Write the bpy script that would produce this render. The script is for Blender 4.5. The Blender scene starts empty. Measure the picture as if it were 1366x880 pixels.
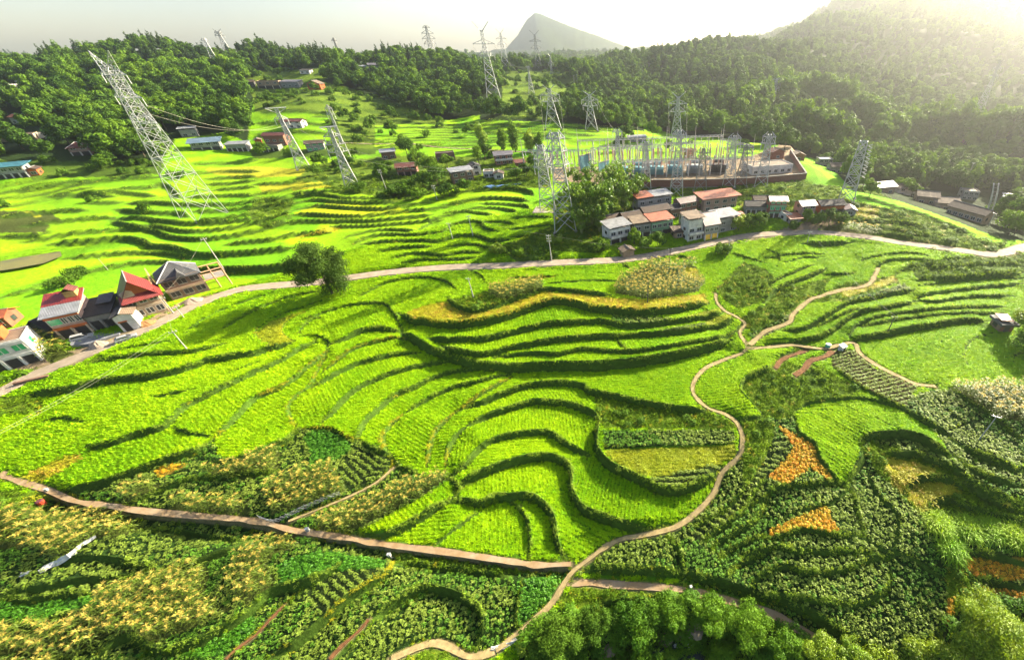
import bpy, math, random
import numpy as np
from mathutils import Vector
R = math.radians
rng = np.random.default_rng(7)
random.seed(7)
S = bpy.context.scene
COL = S.collection

# ---------------------------------------------------------------- camera, sky, sun, exposure
FPX, CX, CY, PITCH, CZ = 530.0, 850.0, 440.0, R(35.6), 60.0
cam = bpy.data.cameras.new("camera"); camo = bpy.data.objects.new("camera", cam); COL.objects.link(camo)
cam.sensor_width = 36; cam.lens = 36 * FPX / 1366
cam.shift_x = -(CX - 683) / 1366
cam.clip_start = 0.5; cam.clip_end = 15000
camo.location = (0, 0, CZ); camo.rotation_euler = (math.pi / 2 - PITCH, 0, 0)
S.camera = camo
SUN_AZ, SUN_EL = R(48), R(27)
SUND = Vector((math.sin(SUN_AZ) * math.cos(SUN_EL), math.cos(SUN_AZ) * math.cos(SUN_EL), math.sin(SUN_EL)))
sl = bpy.data.lights.new("sun", 'SUN'); sl.energy = 5.0; sl.angle = R(0.55); sl.color = (1.0, 0.88, 0.66)
so = bpy.data.objects.new("sun", sl); COL.objects.link(so); so.rotation_euler = SUND.to_track_quat('Z', 'Y').to_euler()
W = bpy.data.worlds.new("World"); S.world = W; W.use_nodes = True
nt = W.node_tree; bg = nt.nodes["Background"]; sky = nt.nodes.new("ShaderNodeTexSky")
sky.sky_type = 'NISHITA'; sky.sun_disc = False; sky.sun_elevation = SUN_EL; sky.sun_rotation = SUN_AZ
sky.altitude = 200; sky.air_density = 1.0; sky.dust_density = 1.0; sky.ozone_density = 0.6
nt.links.new(sky.outputs[0], bg.inputs[0]); bg.inputs[1].default_value = 0.056
S.view_settings.view_transform = 'Standard'; S.view_settings.look = 'None'
S.view_settings.exposure = 2.5; S.view_settings.gamma = 1.0
S.view_settings.use_curve_mapping = False
HAZE_D, HAZE_G = 0.00032, 0.84
S.cycles.use_denoising = True
S.cycles.max_bounces = 6; S.cycles.diffuse_bounces = 3; S.cycles.transmission_bounces = 3; S.cycles.volume_bounces = 0
S.cycles.transparent_max_bounces = 6
S.cycles.use_adaptive_sampling = True; S.cycles.adaptive_threshold = 0.02

# ---------------------------------------------------------------- photograph geometry: pixel <-> place
CP, SP = math.cos(PITCH), math.sin(PITCH)
def ray(px, py):
    V = (py - CY) / FPX
    return np.array([(px - CX) / FPX, CP - V * SP, -(SP + V * CP)])
def at_z(px, py, z):
    d = ray(px, py); t = (z - CZ) / d[2]; return np.array([0, 0, CZ]) + d * t
def at_d(px, py, t):
    return np.array([0, 0, CZ]) + ray(px, py) * t
def project(x, y, z):
    zz = z - CZ
    d = np.maximum(y * CP - zz * SP, 0.5)
    return CX + FPX * x / d, CY - FPX * (y * SP + zz * CP) / d, d

# ---------------------------------------------------------------- base terrain from control points
CTRL_Z = """0,880,2 300,880,1 600,880,-1 850,880,-3.5 1000,880,-5 1180,880,-3 1366,880,-1 -200,880,2 1500,880,0
0,760,4 300,760,2.5 600,770,0.5 760,765,0.2 900,775,0 1100,800,1 1300,760,2 1000,830,-2
0,650,6 250,690,4 520,725,2 720,740,1.2 850,690,2.6 960,650,3.4 1130,650,5 1366,650,7.5 660,690,1.6 780,640,2.6 640,640,3
0,560,8 250,600,7 480,600,5.2 700,590,4 880,600,5.6 1000,560,7 1200,560,8 1366,560,10 -200,560,9 1500,560,10
0,500,10 200,470,10.3 400,470,8.8 560,470,7.6 700,500,6.6 850,510,7.2 1000,490,8.6 1200,470,10 1366,470,11
0,440,11.6 150,430,11.6 330,385,11.4 500,400,10.6 650,420,11.4 750,398,12.2 880,400,12 1000,430,10.2 1150,420,11.5 1366,400,13
0,350,13 200,340,12.5 440,350,12.4 650,350,13 850,335,14 1000,315,14.5 1150,318,15 1300,330,16 1366,335,16
0,250,18 200,240,18 350,240,19 500,260,17.3 680,255,17.5 760,280,17.5 870,262,18 1000,250,19 1130,262,20 1230,287,18.5 1310,312,17 -200,300,17
200,212,20 60,218,21 400,205,21 540,205,21 700,205,20.5 800,215,21 980,212,22 1060,215,22 -150,230,24 820,240,20 1040,240,21"""
CTRL_D = """100,150,205 300,150,212 450,160,215 600,165,222 750,160,235 900,168,245 -100,160,220
0,110,235 200,120,240 400,125,250 550,130,268 700,130,285 800,135,300 900,140,330
0,100,275 100,95,290 200,79,300 300,74,312 400,79,325 460,80,330 520,78,335 560,86,345 330,92,292 420,95,295 500,94,300 -120,104,270 610,92,340 
660,105,320 700,92,400 740,93,410 780,95,400
830,88,430 880,80,440 950,68,450 1000,68,450 1050,62,460 850,110,380 950,100,380 1050,110,360 1000,160,270 1100,165,262 1050,140,285 1150,180,262
1100,200,240 1200,250,176 1280,270,172 1340,285,168 1180,225,215 1280,222,225 1366,230,215 1280,190,262 1366,188,262 1200,186,262 1450,240,200
1200,160,320 1300,160,325 1400,160,320 1200,110,400 1300,105,410 1420,105,410 1150,60,470 1250,55,490 1366,55,490 1112,34,600 1190,12,620 1100,62,800 1060,66,800 1300,0,600 1420,0,600
960,75,560 1020,75,560 900,82,560 1040,62,470 1075,52,520 1300,-80,800 1180,-50,800 1420,-80,800"""
EXTRA = [(-420, 620, 20), (-250, 640, 20), (-560, 520, 20), (0, 760, 25), (150, 800, 40), (-500, 420, 30), (-700, 700, 20), (0, 1400, 20), (-600, 1500, 20),
         (500, 1400, 80), (1200, 1200, 120), (-340, 40, 18), (-150, -60, 8), (0, -60, -4), (100, -60, -4), (120, 0, 0), (300, 60, 20), (400, 160, 30), (-700, 100, 40), (-900, 300, 40), (700, 300, 90), (0, -300, 0), (-800, -300, 20), (600, -300, 30)]
cp = []
for t in CTRL_Z.split():
    a, b, c = map(float, t.split(',')); cp.append(at_z(a, b, c))
for t in CTRL_D.split():
    a, b, c = map(float, t.split(',')); cp.append(at_d(a, b, c))
for e in EXTRA: cp.append(np.array(e, float))
cp = np.array(cp)
def warp(x, y):
    r = np.hypot(x, y) + 15.0
    a = np.arctan2(x, y)
    return np.stack([a * 1.3, np.log(r)], -1)
cw = warp(cp[:, 0], cp[:, 1]); SO = 0.02
n = len(cp); D = np.sqrt(((cw[:, None] - cw[None]) ** 2).sum(-1) + SO ** 2)
A = np.zeros((n + 1, n + 1)); A[:n, :n] = D - np.eye(n) * 0.012; A[:n, n] = 1; A[n, :n] = 1
rb = np.linalg.solve(A, np.append(cp[:, 2], 0))

# polar grid round the foot of the camera, finer where the terraces are near
AZ0, AZ1, NA = R(-100), R(78), 1500
azs = np.linspace(AZ0, AZ1, NA)
rs = [7.0]
while rs[-1] < 2450:
    r = rs[-1]; dr = min(max(0.17, (r * r + 2500) / 19750 * 0.8), 0.0085 * r if r > 60 else 9)
    if r > 700: dr = 0.03 * r
    rs.append(r + max(dr, 0.16))
rs = np.array(rs); NR = len(rs)
ca, cr = np.linspace(AZ0, AZ1, 300), np.exp(np.linspace(math.log(7), math.log(3600), 300))
RR, AA = np.meshgrid(cr, ca, indexing='ij')
q = warp(RR * np.sin(AA), RR * np.cos(AA)).reshape(-1, 2)
zb = np.zeros(len(q))
for s in range(0, len(q), 20000):
    d = np.sqrt(((q[s:s + 20000, None] - cw[None]) ** 2).sum(-1) + SO ** 2)
    zb[s:s + 20000] = d @ rb[:n] + rb[n]
zb = zb.reshape(RR.shape)
for _ in range(2):
    p = np.pad(zb, 1, mode='edge'); zb = (p[1:-1, 1:-1] * 2 + p[:-2, 1:-1] + p[2:, 1:-1] + p[1:-1, :-2] + p[1:-1, 2:]) / 6
def bil(G, fi, fj):
    i = np.clip(np.floor(fi).astype(int), 0, G.shape[0] - 2); j = np.clip(np.floor(fj).astype(int), 0, G.shape[1] - 2)
    u = np.clip(fi - i, 0, 1); v = np.clip(fj - j, 0, 1)
    return G[i, j] * (1 - u) * (1 - v) + G[i + 1, j] * u * (1 - v) + G[i, j + 1] * (1 - u) * v + G[i + 1, j + 1] * u * v
fi = (np.log(rs) - math.log(7)) / (math.log(3600) - math.log(7)) * 299
fj = np.arange(NA) / (NA - 1) * 299
GX = rs[:, None] * np.sin(azs)[None]; GY = rs[:, None] * np.cos(azs)[None]
Z = bil(zb, np.repeat(fi[:, None], NA, 1), np.repeat(fj[None], NR, 0))
# gentle natural unevenness
Z += 0.16 * np.sin(GX * 0.13 + 1.7) * np.sin(GY * 0.11) * np.clip(rs / 80, 0, 1)[:, None]
hill = np.clip((rs - 190) / 120, 0, 1)[:, None]
Z += hill * (4.6 * np.sin(GX * 0.045 + 0.8 * np.sin(GY * 0.031)) * np.sin(GY * 0.038 + 1.1) + 1.1 * np.sin(GX * 0.11 + GY * 0.06))
far = np.clip((rs - 420) / 300, 0, 1)[:, None]
Z += far * (9 * np.sin(GX * 0.017 + 1.3 * np.sin(GY * 0.012)) * np.sin(GY * 0.014))
ZB = Z.copy()
def gidx(x, y):
    r = np.hypot(x, y); a = np.arctan2(x, y)
    return np.interp(r, rs, np.arange(NR)), (a - AZ0) / (AZ1 - AZ0) * (NA - 1)
def height(x, y, G=None):
    a, b = gidx(np.asarray(x, float), np.asarray(y, float)); return bil(Z if G is None else G, a, b)
TT = np.concatenate([np.arange(25, 120, 0.25), np.arange(120, 300, 0.6), np.arange(300, 1600, 3)])
def on(px, py, G=None):
    """the place on the terrain that a pixel of the photograph shows"""
    d = ray(px, py); P = np.array([0, 0, CZ]) + TT[:, None] * d
    h = height(P[:, 0], P[:, 1], G); below = np.nonzero(P[:, 2] < h)[0]
    k = below[0] if len(below) else len(TT) - 1
    if k > 0:
        e0 = P[k - 1, 2] - h[k - 1]; e1 = P[k, 2] - h[k]; u = e0 / (e0 - e1) if e0 != e1 else 0
        p = P[k - 1] + (P[k] - P[k - 1]) * np.clip(u, 0, 1)
    else: p = P[k]
    return np.array([p[0], p[1], float(height(p[0], p[1], G))])
def pts(s):
    return np.array([[float(v) for v in t.split(',')] for t in s.split()])
def smooth_line(P, step=1.0):
    """Catmull-Rom through the points, resampled evenly"""
    P = np.asarray(P, float)
    if len(P) < 2: return P
    Q = np.vstack([2 * P[0] - P[1], P, 2 * P[-1] - P[-2]]); out = []
    for i in range(1, len(Q) - 2):
        m = max(2, int(np.linalg.norm(Q[i + 1][:2] - Q[i][:2]) / step) + 1)
        t = np.linspace(0, 1, m, endpoint=False)[:, None]
        a, b, c, d = Q[i - 1], Q[i], Q[i + 1], Q[i + 2]
        out.append(0.5 * (2 * b + (c - a) * t + (2 * a - 5 * b + 4 * c - d) * t ** 2 + (3 * b - a - 3 * c + d) * t ** 3))
    out.append(P[-1:]); return np.vstack(out)
# ---------------------------------------------------------------- terrace edges (pixel polylines of the photograph, upper ground on the left of travel)
# style height : points     d dark overgrown bank, y yellow grass bank, p low dyke, some laid where only shading shows
EDGES = """d1.0:35,527 87,521 125,511 155,506 200,502 240,494 275,482 295,479 340,473 355,467 375,463 395,457
d.6:115,487 140,480 175,475 212,472 250,471 275,467 303,460
p.3:120,485 165,468 205,460 240,455
p.4:248,445 270,427 312,407 340,398 360,390 378,384
d.5:297,440 315,427 345,411 375,400 405,392 428,389
p.3:358,427 375,420 400,411 420,405 440,398
y.3:365,462 352,457 343,448 345,438 356,430
y.3:392,456 381,449 376,440 387,426 412,415
d.9:117,594 130,596 160,589 185,579 220,570 247,543 282,525 310,511 340,496 360,487 382,477 400,466 417,457 423,452
p.4:402,449 415,447 430,450 438,457 437,466
d.8:50,648 82,654 112,650 150,640 190,625 225,612 262,602 287,586
y.7:287,586 300,572 322,550 340,531 370,519 390,507 412,490 427,479 438,467
y.4:395,569 387,555 385,540 395,527 415,512 425,490 440,468
d.7:415,516 440,502 465,489 490,480 527,470 557,466
d1.0:440,461 465,451 482,443 502,439 535,441
y.6:430,496 445,484 470,466 500,455 520,450 540,449
d.5:400,445 405,434 425,420 460,409 490,405 512,406 525,417 532,430 537,440
d.7:430,565 445,550 465,527 490,510 525,495 560,485 590,476 602,475
d.7:475,590 485,567 495,555 525,527 552,515 572,502 600,491 635,486
d.6:540,550 570,530 607,512 640,506 680,493
y.6:524,610 516,600 511,585 520,568 540,550
y.6:570,622 574,602 580,580 590,565 605,550
y.6:605,550 620,541 635,530 660,513 682,498
d.9:622,542 645,535 665,525 680,520 705,512 730,509 755,509 778,514 787,522 830,530 875,540 905,545 942,548
y.7:595,622 599,600 610,580 625,567
d.9:625,567 650,553 680,543 710,534 730,535 755,537 780,545 793,553 801,563
d.8:602,635 622,624 632,610 642,598 660,587 680,581 705,578 730,577 744,585 762,597 787,607
d1.2:607,655 625,642 650,630 680,618 705,611 730,608 745,612 756,618 762,632 761,650 768,668 780,682 805,691 830,700 865,705 890,700
d1.1:605,668 625,670 642,671 655,665 665,662 680,663 695,661 710,663 722,670 733,682 739,697 741,715 745,732 753,742
p.3:582,727 615,700 640,678
d.6:680,666 690,674 701,688 705,705 706,730 704,745
d1.2:801,557 797,567 795,585 797,603 806,616 820,626 842,636 865,648 887,655 915,653 940,643 957,633 970,622
p.2:805,600 880,597 980,592
d.9:467,711 500,715 520,712 547,700 580,680 602,667
d.8:600,638 612,650 606,665
y.5:385,695 415,683 452,668 477,657 500,645 515,632 525,622 525,612
d.7:262,625 300,618 340,607 365,595 385,587 392,577 400,571
y.4:400,571 425,571 450,575 462,583 478,588
d.6:480,586 490,594 505,602 522,608
d.6:524,622 545,627 562,635
d.4:130,690 170,672 210,655 250,640 300,634 350,630 372,628
d1.5:534,421 547,427 565,431 590,435 615,436 645,431 665,427 680,423 705,413 730,404 747,402 767,406 792,414 820,418 855,420 892,418 920,412 945,405
d1.0:572,454 605,456 640,455 680,447 705,440 730,434 767,431 805,429 820,434 840,437 867,436 905,430 945,424 965,416
d1.0:590,464 615,472 645,476 680,467 710,462 745,455 780,452 815,449 855,447 905,444 945,438 970,431 978,421
d.7:660,478 680,475 705,473 730,475 745,476 762,471 780,467 805,469 835,471 880,466 917,459 950,454 970,447 985,436 993,428
d.4:822,448 828,460 836,470
d1.8:535,443 552,452 572,465 602,475 632,485 665,489 690,489 730,488 780,488 820,485 855,480 905,471 955,459 975,449
d.5:478,398 500,385 520,376 552,370 580,371 600,378 609,387
p.3:617,359 637,365 647,375 644,381
d.8:598,398 604,407 618,416 640,419 660,413 680,405 705,397 728,389 760,391 790,394 815,397
d.4:680,372 717,371 745,369
p.2:750,354 754,362
d.5:826,350 845,362
p.3:732,382 780,377 827,376
d.5:940,379 935,370 930,357 915,351
y.3:950,390 967,378 988,360 992,345
d.4:972,337 1000,345 1020,351
p.3:1020,332 1040,344 1035,357
d.6:1000,390 1025,380 1053,367 1088,352
d1.0:1018,404 1035,388 1048,380 1070,372 1090,364 1103,358
d1.0:1070,326 1100,326 1136,324
d.6:1101,366 1121,366 1141,364
p.3:1150,347 1149,331
d.4:1150,348 1172,342 1212,339 1245,344
d.6:1172,357 1182,349 1212,347 1248,349
d.6:1195,367 1212,357 1248,352
d.8:1043,443 1071,441 1096,428 1121,413 1139,405 1172,399 1220,388
d.8:1222,378 1238,374 1273,375 1319,370 1366,364
d.9:1020,461 1058,455 1096,448 1121,433 1147,418 1185,412 1220,404
d.7:1223,400 1248,393 1288,386 1324,381 1366,376
d.7:1220,403 1248,405 1273,399 1311,394 1352,393
d.7:1134,446 1142,434 1162,426 1185,420 1248,414 1299,410 1344,407
d1.3:1136,453 1172,446 1210,438 1248,432 1286,426 1321,426
p.3:1292,489 1287,474 1291,458 1304,448 1324,442
p.3:1352,484 1354,474 1366,470
d.9:1018,553 1002,535 989,519 995,505 1012,497 1030,488 1045,472 1070,463
p.5:986,560 1020,556
d1.3:1149,592 1151,586 1177,582 1207,582 1230,589 1248,603 1271,614
d.8:1131,649 1134,637 1144,624 1152,611 1149,594
p.4:1059,555 1066,578 1086,593 1093,613 1114,639 1129,646
p.4:1063,547 1083,536 1116,532 1139,532 1162,533 1197,545 1223,562 1248,575 1273,595
d.6:1000,676 1020,664 1035,652 1071,648 1114,643 1130,650
d.4:1135,650 1140,668 1144,690 1150,703 1150,714
d.5:1020,722 1045,715 1071,707 1095,711 1116,716 1150,715
p.3:1045,690 1060,683 1105,672 1130,655
d.5:985,742 1020,733 1045,731 1060,736 1096,737 1142,736 1165,738
d.5:1003,780 1020,764 1053,755 1071,764 1109,763 1139,756 1162,746 1192,741
d.5:1020,793 1058,797 1096,802 1142,806 1172,794 1187,779 1188,761
d.5:890,715 905,732 909,757 909,777
d.4:926,703 950,692 972,677 988,660 998,644 1010,626 1020,608 1026,588
d.5:939,721 965,703 987,688 1002,665 1012,648 1022,640
d.5:945,733 975,714 1009,695 1020,675 1027,660
d.5:957,747 970,735 987,727 1010,717 1025,714
d.5:972,769 980,757 994,747 1020,738
d.8:903,760 972,780 1001,791 1049,802 1122,842 1151,860 1184,871 1210,864 1239,853 1256,838
p.3:1150,715 1172,732 1210,742 1240,760 1262,775
p.3:1157,625 1166,650 1178,668 1196,686 1195,720 1190,742
d.9:1177,594 1195,607 1223,606 1248,618 1275,633 1299,649 1330,662 1366,676
d.9:1207,661 1220,641 1243,637 1273,642 1299,651 1330,668 1366,682
d.9:1233,682 1253,667 1273,664 1293,672 1330,682 1366,694
d1.0:1276,596 1299,607 1324,621 1366,629
d.8:1273,618 1299,634 1324,644 1366,651
d.8:1280,738 1300,735 1330,741 1366,752
d.8:1295,770 1330,774 1366,785
p.2:1243,527 1283,569
p.2:1263,579 1283,568 1300,560
d.5:1266,517 1286,532 1324,557 1366,590
d.5:1345,515 1366,530
d.4:1110,488 1150,519 1205,548
p.3:1207,547 1240,572 1262,590
y.7:220,760 245,756 282,742 310,731 327,722
d.8:187,702 225,703 272,712 327,720
d.7:62,755 100,749 130,747 175,752 215,761
d.7:10,790 60,786 100,777 140,772 190,766
d.6:0,796 32,800 75,795 107,790 130,795
d.6:0,832 42,832 87,822 130,810
d.9:122,877 150,860 170,850 190,857 212,869 250,862 287,845 330,820 355,796 377,785 405,780 435,767 455,752
y.5:300,878 320,860 340,845 358,825 377,805 400,788
y.9:355,877 390,862 427,832 465,800 495,780 520,762 525,747
d1.0:445,877 480,845 490,830 520,807 555,785 570,782 602,790 627,802 640,815 642,835 637,857 627,872
d1.1:527,747 565,752 615,757 680,767
d.5:697,772 690,810 687,830 695,840
d1.0:780,757 840,760 905,762
d.9:792,815 810,805 855,800 887,792 915,792
d.5:0,250 37,244 80,237
d.6:0,266 50,259 100,249 140,241 210,237
d.6:0,277 50,267 87,257 120,251
d.6:155,254 200,251 212,245
d.6:115,272 160,270
d.7:0,316 50,315 65,310
d.7:27,322 75,315 125,309 160,305 195,302
d1.0:65,325 120,321 160,317 190,322 200,329 225,331 245,337 275,341 340,337 390,331
d.7:87,345 125,341 175,336 212,336 250,342
d.7:0,397 37,387 75,372 112,364 150,355 187,349 237,346
d1.4:250,360 340,359 390,355 420,352
d.8:150,295 170,302 202,307 225,316 262,320 300,316 340,309 372,300 402,295 460,294 495,295 535,292 577,287
d.8:195,301 225,307 255,310 300,305 340,297 372,290
d.8:150,292 187,292 225,299 250,301 275,299 340,292
d.8:155,280 200,286 237,286 250,292
d.7:170,271 207,272 237,274 300,275 340,270
d.6:215,245 230,255 237,265
d.6:275,246 340,242
d.6:285,254 340,250
d.6:260,219 340,215
d.7:275,239 312,237 340,237
d.6:340,260 402,250 447,242
d.6:340,247 390,245 440,237
d.7:385,260 427,260 460,267 500,267
d.8:340,280 390,272 415,266 445,269 490,272 530,272
d.8:390,282 422,274 465,277 515,280 565,272 602,260 640,254 680,252 705,257 711,262
d.8:370,300 400,287 445,289 480,290 540,282 575,280 605,272 640,265 680,266 705,270
d.6:460,317 480,310 515,306 557,310
d.7:472,325 490,315 520,312 555,315 590,310 605,299 637,296 647,305 665,310
d.8:482,325 515,322 552,322 585,322 605,316 635,315 655,322 680,320
d.8:502,336 530,330 577,329
d.7:520,345 552,337 590,342 615,337 645,336
d.6:532,350 565,345 600,345 640,342
d.5:592,285 622,282 660,287
d.6:622,280 652,277 680,280 690,286
d.6:680,294 705,290 740,291
d.6:680,307 710,303 740,300
d.6:680,317 710,312 740,307
d.6:560,307 580,293 610,283
d.6:30,256 70,248 115,243
d.6:250,264 300,262 340,262
d.6:60,262 110,259 150,262
d.5:500,200 560,195 640,194 720,192
d.5:500,191 600,188 690,186 760,184
d.5:520,184 640,180 730,178 800,180
d.5:545,176 640,173 780,172 830,175
d.5:570,165 650,162 760,166 830,172
d.5:345,131 430,126 500,135 570,150
d.5:380,141 480,146 555,155
d.5:420,156 520,161 560,166
d.5:450,168 520,171 600,170
d.5:335,121 440,120
d.5:400,225 450,222 505,220
d.6:1075,275 1140,272 1200,285
d.7:1130,292 1180,296 1240,305
d.6:1160,306 1215,318 1260,330
d.6:1150,262 1230,287 1300,313
d.5:850,262 950,258 1050,262
d.7:0,258 45,252 95,246
d.7:100,262 150,257 205,262
d.7:0,290 40,286 80,282 115,281
d.7:30,302 80,296 130,291 150,290
d.7:255,284 310,280 345,276
d.7:262,300 310,292 350,286
d.7:300,327 360,321 400,312 440,309
d.7:420,240 470,238 505,236
d.7:350,270 400,262 445,258 480,260
d.7:440,300 500,300 550,297 590,293
d.6:640,300 665,297 690,300
d.6:596,330 630,326 665,333
d.6:640,272 680,273 700,276 706,281
d.6:250,232 300,229 345,230
d.5:500,197 560,193 640,190 700,190
d.5:510,188 600,184 700,183 790,181
d.5:530,180 600,177 690,175 800,176
d.5:560,171 640,168 720,170 800,169
d.5:350,150 430,152 500,160
d.5:345,165 420,166 500,178
d.5:345,180 430,178 505,188
d.5:680,150 720,146 765,150
d.5:675,118 715,112 760,117
d.5:350,118 420,114 450,118
d.5:1060,272 1100,270 1130,274
d.6:1140,300 1190,306 1250,318
d.5:1110,280 1160,284 1215,295
d.5:1020,345 1060,340 1100,338
p.4:1045,352 1075,343 1100,342
d.5:860,345 900,342 930,346
p.4:700,362 745,356 790,355
p.4:850,365 840,358 832,348
d.5:1240,360 1290,356 1366,352
d.6:1225,384 1290,371 1366,369
d.6:1150,434 1210,424 1290,417 1340,416
d.5:1090,436 1120,422 1150,412
d.4:400,428 415,424 430,423
p.4:300,500 330,488 350,482
p.4:200,530 235,524 262,520
p.4:60,560 90,556 110,562
p.4:230,570 255,578 283,582""".split('\n')

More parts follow.
